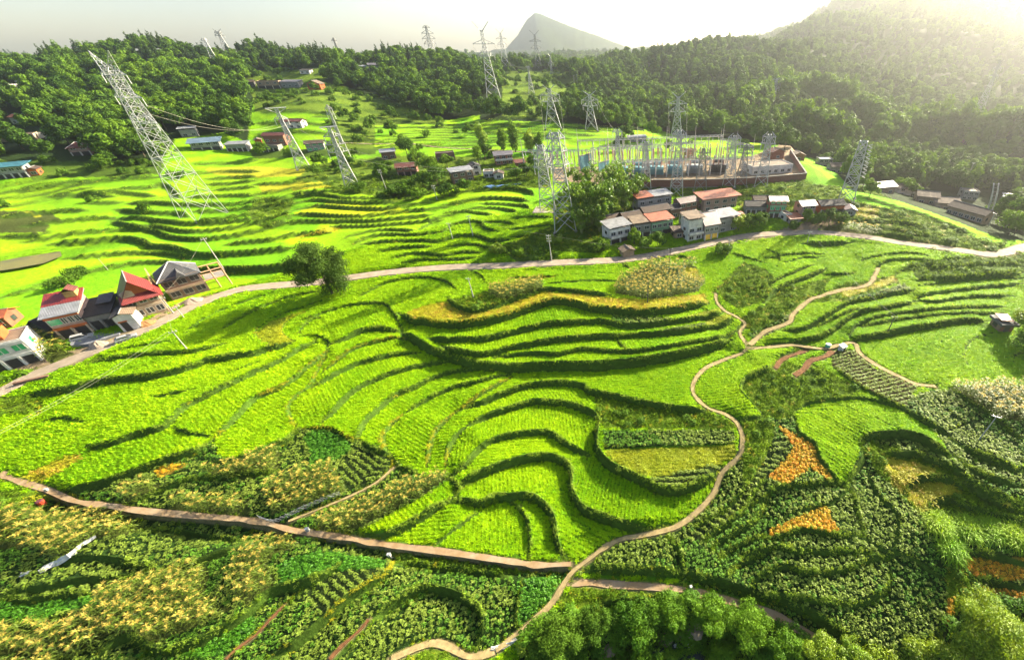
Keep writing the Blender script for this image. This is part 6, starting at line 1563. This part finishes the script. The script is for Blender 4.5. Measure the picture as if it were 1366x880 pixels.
for i, (px, py, h, w) in enumerate(((1160, 262, 5, 5), (1205, 258, 6, 7), (1215, 262, 5, 6), (1150, 252, 5, 5), (1330, 300, 7, 8), (1345, 312, 7, 8), (1352, 296, 7, 8), (1322, 288, 5, 6), (1240, 238, 6, 9), (1262, 236, 6, 8), (1180, 226, 6, 7), (1200, 228, 6, 8))):
    T('broad', (px, py), h, w, 1200, .55, M_TREEL if i % 2 else M_BUSH, "light tree beside the hazy valley hamlet" if i % 2 else "mid green tree beside the hazy valley hamlet", group="light valley hamlet trees" if i % 2 else "green valley hamlet trees")
# hamlet and terrace-edge trees
hm = ((545, 212, 8, 8), (560, 222, 7, 7), (575, 236, 8, 7), (585, 250, 7, 8), (566, 252, 6, 7), (545, 258, 4.5, 6), (527, 262, 4, 6), (598, 226, 6, 6), (640, 222, 8, 7), (648, 214, 7, 6), (517, 232, 5, 5), (690, 240, 5, 6), (703, 236, 5, 5), (716, 236, 5, 5), (712, 224, 5, 5), (600, 262, 5, 6), (622, 255, 4, 5), (558, 266, 4, 6))
for i, (px, py, h, w) in enumerate(hm): T('broad', (px, py), h, w, 1100, .6, (M_TREE, M_BUSH, M_TREEL)[i % 3], ("dark leafy tree among the hamlet houses", "mid green tree among the hamlet houses", "light green tree among the hamlet houses")[i % 3], group=("dark hamlet trees", "mid green hamlet trees", "light hamlet trees")[i % 3])
T('bush', (424, 234), 4.5, 6, 900, .5, M_BUSH, "dark round bush at the foot of the flat topped pylon"); T('bush', (478, 253), 3, 7, 900, .5, M_BUSH, "flat dark bush at the foot of the right flat topped pylon")
T('bush', (105, 372), 3.5, 5, 1300, .4, M_BUSH, "bush behind the garage of the roadside houses"); T('bush', (80, 466), 1.6, 3, 700, .3, M_BUSH, "low bush between maize garden and forecourt")
T('bush', (88, 382), 3, 5, 1200, .4, M_BUSH, "yellowish bush between the two red roofs"); T('bush', (205, 383), 3, 5, 1200, .4, M_BUSH, "bush between the maroon roof and the grey hip roof")
for i, (px, py) in enumerate(((1248, 694), (1290, 700), (1322, 704), (1356, 712), (1266, 724))):
    b = on(px, py); V, F = tuft(1500, 2.2, .85, .08, .5, .7, 3); o = link("reed_clump", mesh_np("reed_clump", V, F, M_REED), None, (b[0], b[1], b[2] - .1)); o["label"] = ("bright reed clump leftmost of the reed row on the fallow terraces", "bright reed clump second in the reed row", "tall reed clump third in the reed row", "reed clump at the right edge of the picture in the reed row", "single reed clump below the row, beside the leafy field")[i]; o["category"] = "reeds"

# ---------------------------------------------------------------- woods: the largest trees one by one, the far rest as one mass
PR = [('pine', tree_proto('pine', 11, 5.0, 714, .85, M_PINE)), ('pine', tree_proto('pine', 12, 4.6, 714, .85, M_PINE)), ('broad', tree_proto('broad', 9.5, 7.5, 884, .85, M_TREE)), ('broad', tree_proto('broad', 9, 8, 884, .85, M_TREE)),
      ('broad', tree_proto('broad', 9, 7, 884, .85, M_TREEL)), ('bush', tree_proto('bush', 4.5, 5.5, 380, .8, M_BUSH)), ('poplar', tree_proto('poplar', 10, 4.4, 714, .85, M_TREEL)), ('broad', tree_proto('broad', 8.5, 6.6, 884, .85, M_BUSH))]
FORSTUFF = [proto("wood_" + k, []) if False else None for k, _ in PR]
cand = []
for r0, r1, sp in ((120, 300, 4.3), (300, 520, 5.2), (520, 1000, 8.5), (1000, 1650, 14.0)):
    n = int(2 * r1 / sp); u = (np.arange(n) - n / 2) * sp; X, Y = np.meshgrid(u, u[u > 0]); x = X.ravel() + rng.uniform(-.5, .5, X.size) * sp; y = Y.ravel() + rng.uniform(-.5, .5, X.size) * sp
    r = np.hypot(x, y); m = (r > r0) & (r < r1) & (np.abs(np.arctan2(x, y)) < R(76)); x, y = x[m], y[m]; z = height(x, y); px, py, d = project(x, y, z); m = (px > -170) & (px < 1560) & (py < 330) & (py > -200)
    x, y, z, px, py, d = x[m], y[m], z[m], px[m], py[m], d[m]
    l = lookup(LM, x, y, z); l = np.where(py < 2, CODES.index('F'), l)
    pr = np.zeros(len(x)); cd = {c: i for i, c in enumerate(CODES)}
    far_ = np.hypot(x, y) > 200
    for c, v, vf in (('W', .85, .95), ('F', .9, .95), ('B', .32, .45), ('S', .09, .30), ('R', 0, .02)): pr[l == cd[c]] = np.where(far_, vf, v)[l == cd[c]]
    clump = .5 + .5 * np.sin(x * .05 + 2 * np.sin(y * .043)) * np.sin(y * .06 + 1)
    pr *= np.where((l == cd['W']) | (l == cd['F']), .72 + .35 * clump, 1)
    pr[(l == cd['S']) & (d > 303) & (px < 640)] = .95; pr[(d > 300) & (px < 640) & (l != cd['W'])] = .95; pr[(d > 430)] = .95
    pr[(px > 1150) & (px < 1340) & (py > 222) & (py < 340) & (d < 185)] = 0
    k = rng.random(len(x)) < pr
    k &= (np.abs(z - 0) > -1) & ~((np.hypot(x, y) < 200) & (l == cd['S']) & (rng.random(len(x)) < .5))
    cand.append(np.column_stack([x, y, z, px, py, d, l])[k])
for ln in ("985,165 1005,152 1040,142 1080,140 1120,152 1150,172 1165,190", "1165,205 1200,193 1240,187 1290,192 1330,196 1390,198", "1060,190 1090,196 1120,206"):
    P = smooth_line(np.array([on(*p) for p in pts(ln)]), 3.2)
    for o_ in (0, 5, 10):
        q = P[:, :2] * (1 + (o_ + rng.uniform(-2, 2, (len(P), 1))) / np.hypot(P[:, 0], P[:, 1])[:, None]) + rng.normal(0, .8, (len(P), 2)); z = height(q[:, 0], q[:, 1]); px, py, d = project(q[:, 0], q[:, 1], z)
        cand.append(np.column_stack([q, z, px, py, d, np.full(len(q), 99)]))
cand = np.vstack(cand)
if DISCS:
    Dd = np.array(DISCS); ok = np.ones(len(cand), bool)
    for cx_, cy_, cr_ in Dd: ok &= np.hypot(cand[:, 0] - cx_, cand[:, 1] - cy_) > cr_ + 2.0
    cand = cand[ok]
# a clear strip in front of houses so that they stay visible
def shaded(c):
    return None
hd = np.array([(a, b, c) for a, b, c in DISCS if c > 3.5])
for cx_, cy_, cr_ in hd:
    rr = math.hypot(cx_, cy_); t = np.array([cx_, cy_]) / rr; v = cand[:, :2] - [cx_, cy_]; al = -(v @ t); pe = np.abs(v @ np.array([-t[1], t[0]]))
    cand = cand[~((al > 0) & (al < cr_ + 15) & (pe < cr_ * .9))]
cand = cand[bil(PD, *gidx(cand[:, 0], cand[:, 1])) > 2.0]
nC = len(cand); kind = np.zeros(nC, int)
l = cand[:, 6].astype(int); cpx, cpy, cd_ = cand[:, 3], cand[:, 4], cand[:, 5]
crest = (cpx < 560) & (cpy < 95) & (cpy > 40); mix = rng.random(nC)
zone_light = np.sin(cand[:, 0] * .03 + 1) * np.sin(cand[:, 1] * .035) > .1
kind = np.where(mix < .25, 2, np.where(mix < .5, 3, np.where(mix < .7, 7, np.where(mix < .85, 4, 6))))
kind = np.where(zone_light & (mix > .35), np.where(mix < .8, 4, 7), kind)
kind = np.where(crest & (mix < .4), (mix * 20).astype(int) % 2, kind)
kind = np.where((l == cd['F']) & (mix < .08), 0, kind)
kind = np.where(np.isin(l, [cd['B'], cd['S'], cd['R']]), np.where(mix < .75, 5, 7), kind)
kind = np.where(l == 99, np.where(mix < .5, 4, np.where(mix < .8, 7, 6)), kind)
scl = rng.uniform(.5, 1.0, nC) ** .8 * 1.25 * np.where(l == 99, 1.75, 1) * np.where(np.isin(l, [cd['B'], cd['S'], cd['R']]), .7, 1) * np.where(crest, .85, 1) * np.where(cand[:, 5] > 560, 1.25, 1) * np.where(np.hypot(cand[:, 0], cand[:, 1]) > 1000, 1.6, 1)
hts = np.array([11, 12, 9.5, 9, 9, 4.5, 10, 8.5])
app = hts[kind] * scl / cd_
# visible: the sight line to the upper crown clears the ground
vis = (cpx > 5) & (cpx < 1360) & (cpy > 0)
tt = np.linspace(.25, .97, 50)
for i in np.argsort(-app):
    if not vis[i] : continue
P3 = np.column_stack([cand[:, 0], cand[:, 1], cand[:, 2] + hts[kind] * scl * .6])
for t in tt:
    q = P3 * t; q[:, 2] = CZ + (P3[:, 2] - CZ) * t
    vis &= q[:, 2] > height(q[:, 0], q[:, 1])
order = np.argsort(-(app * vis)); single = set(order[:235].tolist())
def zone(px, py, d):
    if px < 300 and py < 118 and d > 215: return "at the top of the left hillside"
    if px < 235: return "on the wooded slope behind the far left houses"
    if px < 345: return "on the wooded slope above the blue roofed house"
    if px < 520 and py > 150: return "around the houses and plots below the left hill"
    if px < 520: return "on the upper left slope near the row of houses"
    if px < 660: return "in the wooded band left of the saddle"
    if px < 860: return "on the bushy saddle below the peak"
    if px < 1100: return "on the hazy hill behind the substation"
    return "in the hazy valley at the right"
KN = ["dark pointed conifer", "dark slender conifer", "dark round crowned tree", "broad dark tree", "light green tree", "low bush", "narrow light tree", "mid green tree"]
for i in single:
    kd, me = PR[kind[i]]; zn = zone(cpx[i], cpy[i], cd_[i]); lb = KN[kind[i]] + " " + zn
    place_tree(kd, me, (cand[i, 0], cand[i, 1], cand[i, 2] - .3), float(scl[i]), rng.uniform(0, 6.28), lb, lb.replace(" tree", " trees").replace("conifer", "conifers").replace("bush ", "bushes "), float(scl[i] * rng.uniform(.9, 1.15)))
rest = np.array([i for i in range(nC) if i not in single])
WP = []
for kd, (tm, cm) in PR:
    w = bpy.data.objects.new("far_tree", cm); WP.append(w)
n = len(rest); s = scl[rest]
scatter("woodland", WP, cand[rest, :3] - [0, 0, .3], kind[rest], np.column_stack([rng.normal(0, .04, (n, 2)), rng.uniform(0, 6.28, n)]), np.column_stack([s, s, s * rng.uniform(.85, 1.2, n)]), "mass of trees covering the far hillsides")
print("WOOD", n, len(single))
# ---------------------------------------------------------------- cars
M_CARW = simple("white_car_paint", (.32, .32, .32), .25, .03, spec=.5); M_TYRE = simple("tyre", (.02, .02, .02), .8, .1); M_RIM = simple("alloy", (.5, .5, .5), .3, .1, metal=.8); M_LAMP = simple("lamp_glass", (.75, .75, .72), .1, .05, spec=.7); M_TAIL = simple("tail_lamp", (.4, .02, .02), .2, .1)
def car(label, px, ahead, suv, mat=None):
    p, q = on(*px), on(*ahead); a = math.atan2(q[1] - p[1], q[0] - p[0]); o = root("parked_car", (p[0], p[1], p[2] + .02), a, label=label, category="car"); o.scale = (.7, .7, .7); h = 1.68 if suv else 1.48
    prof = [(-2.25, .35), (2.2, .35), (2.28, .6), (2.15, .88), (1.2, .98), (-2.1, 1.02), (-2.28, .8)]
    MB().prism(prof, 'y', -.88, .88).build("body", mat or M_CARW, o)
    cab = [(1.15, .97), (.35, h), (-1.5 if not suv else -1.9, h), (-2.1, 1.01)]
    MB().prism(cab, 'y', -.74, .74).build("cabin_roof", mat or M_CARW, o)
    MB().prism([(.95, 1.02), (.28, h - .1), (-1.4 if not suv else -1.75, h - .1), (-1.85, 1.05)], 'y', -.755, .755).build("side_windows", M_GLASS, o)
    MB().slab([(1.17, -.66, 1.0), (1.17, .66, 1.0), (.42, .62, h - .05), (.42, -.62, h - .05)], -.03).build("windscreen", M_GLASS, o)
    for x in (1.4, -1.4):
        for y in (-.86, .86):
            t = MB(); t.tube([(x, y - .11, .33), (x, y + .11, .33)], .33, 12); w = t.build("wheel", M_TYRE, o); MB().tube([(x, y - .125, .33), (x, y + .125, .33)], .2, 10).build("rim", M_RIM, w)
    for y in (-.62, .62): MB().box(2.12, 2.27, y - .2, y + .2, .66, .82).build("headlight", M_LAMP, o); MB().box(-2.28, -2.16, y - .18, y + .18, .75, .95).build("tail_light", M_TAIL, o)
    for y in (-.95, .95): MB().box(.75, .95, y - .1, y + .1, .98, 1.12).build("mirror", mat or M_CARW, o)
car("white estate car parked on the grey forecourt of the red and white roofed house", (112, 452), (128, 447), True)
car("silver white car parked at the roadside in front of the white shed", (170, 453), (184, 448), False, simple("silver_paint", (.28, .285, .30), .25, .04, metal=.2))
# ---------------------------------------------------------------- small things
def thing(o, label, cat, group=None):
    o["label"] = label; o["category"] = cat
    if group: o["group"] = group
    return o
def quad_yard(name, px, mat):
    P = [on(*p) for p in px]; z = max(p[2] for p in P) + .03; me = bpy.data.meshes.new(name); me.from_pydata([(p[0], p[1], z) for p in P] + [(p[0], p[1], z - 1.2) for p in P], [], [list(range(len(P)))[::-1]] + [[i, (i + 1) % len(P), len(P) + (i + 1) % len(P), len(P) + i] for i in range(len(P))]); me.update(); me.materials.append(mat); return link(name, me, kind="structure")
quad_yard("forecourt", ((92, 456), (128, 444), (163, 440), (160, 447), (120, 462), (98, 464)), simple("grey_concrete", (.14, .145, .16), .9, .2, .8))
def heap(label, px, r, h, mat, name="sand_pile"):
    b = on(*px); n = 18; V = [(0, 0, h)]; F = []
    for k, (u, z) in enumerate(((.35, .68), (.7, .3), (1.0, -.05))):
        for i in range(n): a = 6.283 * i / n; q = r * u * (1 + rng.uniform(-.12, .12)); V.append((math.cos(a) * q * 1.25, math.sin(a) * q, h * z * (1 + rng.uniform(-.15, .15))))
    for i in range(n): F.append((0, 1 + i, 1 + (i + 1) % n))
    for k in range(2):
        for i in range(n): a = 1 + k * n + i; c = 1 + k * n + (i + 1) % n; F.append((a, a + n, c + n, c))
    me = bpy.data.meshes.new(name); me.from_pydata(V, [], F); me.update(); me.materials.append(mat); return thing(link(name, me, None, b), label, "pile")
M_SAND = simple("building_sand", (.26, .20, .15), .95, .25, 2, .05)
heap("grey sand pile on the roadside below the silver car", (133, 461), 1.5, 1.2, M_SAND); heap("orange earth heap in front of the beige maroon roofed house", (195, 432), 1.8, .9, simple("orange_earth", (.26, .13, .05), .95, .3, 2, .05), "earth_pile"); heap("sand heap before the unfinished brick house", (256, 402), 2.0, .9, M_SAND)
for i, (x, y) in enumerate(((8, 508), (31, 500))):
    b = on(x, y); V, F = dome(60, .9, 1.3, .5, .4); thing(link("palm_bush", mesh_np("palm_bush", V, F, M_BUSH), None, b), ("small leafy bush on the sandy verge at the left edge", "second small leafy bush on the sandy verge, nearer the road")[i], "bush")
b = on(44, 508); o = thing(MB().box(-2.2, 2.2, -.25, .25, -.2, .5).build("brick_stack", M_BRICKD), "low stack of brown bricks on the sandy verge", "brick stack"); o.location = b; o.rotation_euler = (0, 0, .5)
# plastic film and netting on the plots at the lower left
M_FILM = simple("white_film", (.42, .42, .40), .35, .25, 1.5, .05, spec=.5)
def film(label, px, w, name="plastic_film", up=.35, cat="plastic sheet"):
    P = smooth_line(np.array([on(*p) for p in px]), .5); d = np.gradient(P[:, :2], axis=0); d /= np.linalg.norm(d, axis=1)[:, None]; nr = np.stack([-d[:, 1], d[:, 0]], -1); V = []; m = 5
    for k in range(len(P)):
        for i in range(m): u = i / (m - 1) - .5; q = P[k, :2] + nr[k] * w * (u + .12 * math.sin(k * .9 + i)); V.append((q[0], q[1], float(height(q[0], q[1])) + up * (1.1 - abs(u)) + .10 * math.sin(k * 1.7 + i * 2.1)))
    n = len(P); F = [(k * m + i, k * m + i + 1, (k + 1) * m + i + 1, (k + 1) * m + i) for k in range(n - 1) for i in range(m - 1)]
    me = bpy.data.meshes.new(name); me.from_pydata(V, [], F); me.update(); me.materials.append(M_FILM); o = link(name, me); sd = o.modifiers.new("thickness", 'SOLIDIFY'); sd.thickness = .02; return thing(o, label, cat)
film("long crumpled strip of white plastic film beside the maize at the lower left", ((130, 716), (110, 728), (92, 741), (75, 752), (55, 762)), .7)
film("small sheet of white film at the end of the long film strip", ((42, 764), (30, 767)), .5)
film("torn white sheet lying by the footpath at the bottom", ((690, 852), (672, 862), (655, 865)), .5, up=.15); film("blue tarpaulin strip at the edge of the hamlet terraces", ((645, 250), (665, 249), (695, 246)), 1.2, "tarpaulin", cat="tarpaulin").data.materials[0] = simple("blue_tarp", (.16, .28, .52), .5, .2)
P = smooth_line(np.array([on(*p) for p in ((348, 692), (366, 697), (385, 690), (410, 678), (432, 668), (456, 660))]), .9); o = root("crop_net", P[0], 0, label="white net fence along the foot of the maize rows", category="net fence"); net = MB(); b0 = Vector(P[0])
for i in range(len(P) - 1):
    a, c = Vector(P[i]) - b0, Vector(P[i + 1]) - b0; 
    for z in (.25, .55, .85): net.bar(a + Vector((0, 0, z + .1 * math.sin(i))), c + Vector((0, 0, z + .1 * math.sin(i + 1))), .035)
    net.bar(a, c + Vector((0, 0, .9)), .03); net.bar(c, a + Vector((0, 0, .9)), .03)
    if i % 3 == 0: MB().bar(a, a + Vector((0, 0, 1.1)), .05).build("stake", M_STEEL, o)
net.build("mesh", M_FILM, o)
def cabinet(label, px, h, w=.5):
    b = on(*px); o = root("meter_box", b, .2, label=label, category="meter box"); o.scale = (.7, .7, .7); MB().tube([(0, 0, -.3), (0, 0, h)], .06, 6).build("post", M_STEEL, o); MB().box(-w / 2, w / 2, -.2, .2, h, h + w * 1.4).build("box", M_FILM, o); MB().box(-w / 2 - .05, w / 2 + .05, -.26, .26, h + w * 1.4, h + w * 1.4 + .06).build("lid", M_STEEL, o); MB().bar((0, 0, h), (.7, 0, -.3), .04).build("stay", M_STEEL, o)
cabinet("white box on a post by the canal path near the bottom", (523, 745), 1.3, .55); cabinet("small white box beside the canal path below the maize strip", (412, 708), .2, .6); cabinet("little white post box at the left of the canal path", (65, 655), .2, .5)
b = on(921, 786); o = root("concrete_post", b, .3, label="white concrete marker at the kink of the lower canal path", category="marker"); MB().box(-.16, .16, -.16, .16, -.2, 1.1).build("shaft", M_FILM, o); MB().box(-.22, .22, -.22, .22, -.2, .25).build("foot", M_CONC, o)
b = on(58, 672); o = root("red_bin", b, 0, label="small red bin beside the maize at the far left", category="bin"); MB().tube([(0, 0, -.1), (0, 0, .8)], [.35, .42], 10).build("body", simple("red_plastic", (.55, .06, .03), .4, .1)); bpy.data.objects["body"] if False else None
o2 = [x for x in bpy.data.objects if x.parent is None and x.name.startswith("body")][-1]; o2.parent = o; MB().tube([(0, 0, .8), (0, 0, .88)], [.46, .3], 10).build("lid", simple("dark_plastic", (.1, .03, .03), .5), o)
b = on(1104, 463); o = root("water_tank", b, 0, label="green water tank beside the canal at the path junction on the right", category="tank"); o.scale = (.6, .6, .6); MB().tube([(0, 0, -.2), (0, 0, 1.3)], [.85, .85], 16).build("barrel", cmat((.06, .28, .22), .5), o); MB().tube([(0, 0, 1.3), (0, 0, 1.45)], [.92, .6], 16).build("lid", cmat((.5, .58, .5)), o)
b = on(1123, 466); o = root("pump_house", b, .5, label="small white pump house at the corner of the tea rows", category="hut"); o.scale = (.55, .55, .55); MB().box(-1.1, 1.1, -.9, .9, -.3, 1.7).build("wall", cmat(C_WHITE), o); MB().slab([(-1.3, -1.1, 1.75), (1.3, -1.1, 1.75), (1.3, 1.1, 2.0), (-1.3, 1.1, 2.0)], .1).build("roof", RF['white'], o); MB().box(-.35, .35, -.95, -.88, 0, 1.4).build("door", M_DARK, o)
b = on(509, 217); b = on(478, 222)
b = at_z(1320, 282, 8); o = root("chute", b, 0, label="pale curved concrete chute rising in the valley hamlet at the right", category="chute")
for s in (-.9, .9): MB().tube([(s, 0, 0), (s - .6, 0, 3.5), (s - 1.6, 0, 7), (s - 2.9, 0, 10.5)], [.28, .28, .26, .22], 8).build("rail", cmat(C_WHITE), o)
rg = MB()
for i in range(8): z = i * 1.4 + .4; x = -2.9 * (z / 10.5) ** 1.6; rg.bar((x - .9, 0, z), (x + .9, 0, z), .12)
rg.build("rung", cmat(C_GREY), o)
# stones in the gully
M_ROCK = simple("river_rock", (.20, .155, .095), .9, .35, 2.5, .06)
def rock(px, r, lb, flat=.6):
    b = on(*px); n = 90; d = rand_dirs(n); import bmesh as _b
    bm = _b.new()
    for v in d * (r * (1 + rng.uniform(-.22, .22, (n, 1)))) * [1.2, 1, flat]: bm.verts.new(v)
    _b.ops.convex_hull(bm, input=bm.verts); me = bpy.data.meshes.new("rock"); bm.to_mesh(me); bm.free(); me.materials.append(M_ROCK); thing(link("rock", me, None, (b[0], b[1], b[2] + r * .15)), lb, "rock")
for px, r, lb in (((887, 852), .9, "brown rock in the gully just left of the stream"), ((925, 842), 1.0, "tall brown rock right of the gully's earth slip"), ((932, 832), .6, "small rock on top of the tall gully rock"), ((812, 868), .9, "pale rock at the bottom left of the gully"), ((825, 876), .6, "small pale rock at the bottom edge of the gully"), ((968, 864), .5, "lone pale stone among leaves right of the stream"), ((905, 848), .5, "flat rock ledge above the stream"), ((948, 838), .5, "rock half hidden under leaves right of the gully rocks")): rock(px, r, lb)
for i in range(3):
    b = on(902 + i * 9, 862 + (i % 2) * 4); o = thing(MB().prism([(-.3, -.2), (.35, -.25), (.4, .15), (-.1, .3), (-.35, .1)], 'z', 0, .05).build("litter", M_FILM), ("white litter at the stream edge, left piece", "white litter at the stream edge, middle piece", "white litter at the stream edge, right piece")[i], "litter"); o.location = (b[0], b[1], b[2] + .3)
# far mountains beyond the sheet of ground
def mountain(name, prof, dist, depth, mat, label):
    """ridge through the given skyline at a distance, falling away in front and behind"""
    P = np.array(prof, float); xs = np.linspace(P[0, 0], P[-1, 0], 220); ys = np.interp(xs, P[:, 0], P[:, 1]); rows = []
    rug = np.cumsum(rng.normal(0, .35, 220)); rug -= np.linspace(rug[0], rug[-1], 220)
    Rd = np.array([at_d(x, y + .5 * g, dist) for x, y, g in zip(xs, ys, rug)])
    for k in range(-14, 15):
        u = k / 14; f = 1 - abs(u) ** .8; az = np.stack([Rd[:, 0], Rd[:, 1]], -1); az /= np.linalg.norm(az, axis=1)[:, None]
        bump = 14 * np.sin(xs * .09 + 3 * u) * np.sin(xs * .031 + 5 * u) * (abs(u) ** .7)
        q = Rd[:, :2] + az * (u * depth); z = -60 + (Rd[:, 2] + 60) * f + bump * (f + .1); rows.append(np.column_stack([q, z]))
    V = np.stack(rows, 0).reshape(-1, 3); n = 220; i, j = np.meshgrid(np.arange(28), np.arange(n - 1), indexing='ij'); a = (i * n + j).ravel(); F = np.stack([a, a + 1, a + n + 1, a + n], -1)
    return link(name, mesh_np(name, V, F, mat, smooth=True), kind="structure", label=label)
M_MTN = simple("wooded_mountain", (.05, .075, .025), .95, .45, .035, 4.0, spec=.05)
mountain("mountain", ((560, 150), (600, 118), (625, 98), (648, 88), (675, 66), (690, 49), (703, 27), (713, 19), (720, 20), (730, 24), (745, 31), (765, 39), (790, 48), (815, 57), (850, 72), (900, 105), (940, 140)), 2300, 720, M_MTN, "pointed mountain peak in the distance")
mountain("mountain", ((500, 150), (560, 82), (575, 70), (585, 69), (600, 76), (650, 150)), 2600, 500, M_MTN, "faint blue hill notch on the skyline")
mountain("mountain", ((960, 130), (1000, 66), (1015, 50), (1030, 44), (1042, 33), (1060, 28), (1075, 18), (1090, 9), (1105, 4), (1120, -6), (1180, -30), (1240, -20), (1330, 60)), 1900, 500, M_MTN, "pale far ridge rising behind the right hand mountain")
# ---------------------------------------------------------------- haze
hz = MB().box(-2700, 2900, -2600, 3300, -90, 480).build("haze", [], None, kind="stuff", label="warm sunlit haze over the valley")
hm_ = bpy.data.materials.new("haze"); hm_.use_nodes = True; ht = hm_.node_tree; ht.nodes.remove(ht.nodes["Principled BSDF"]); vol = N(ht, "ShaderNodeVolumePrincipled")
vol.inputs["Color"].default_value = (.96, .98, .97, 1); vol.inputs["Density"].default_value = HAZE_D; vol.inputs["Anisotropy"].default_value = HAZE_G
ht.links.new(vol.outputs[0], ht.nodes["Material Output"].inputs["Volume"]); hz.data.materials.append(hm_)
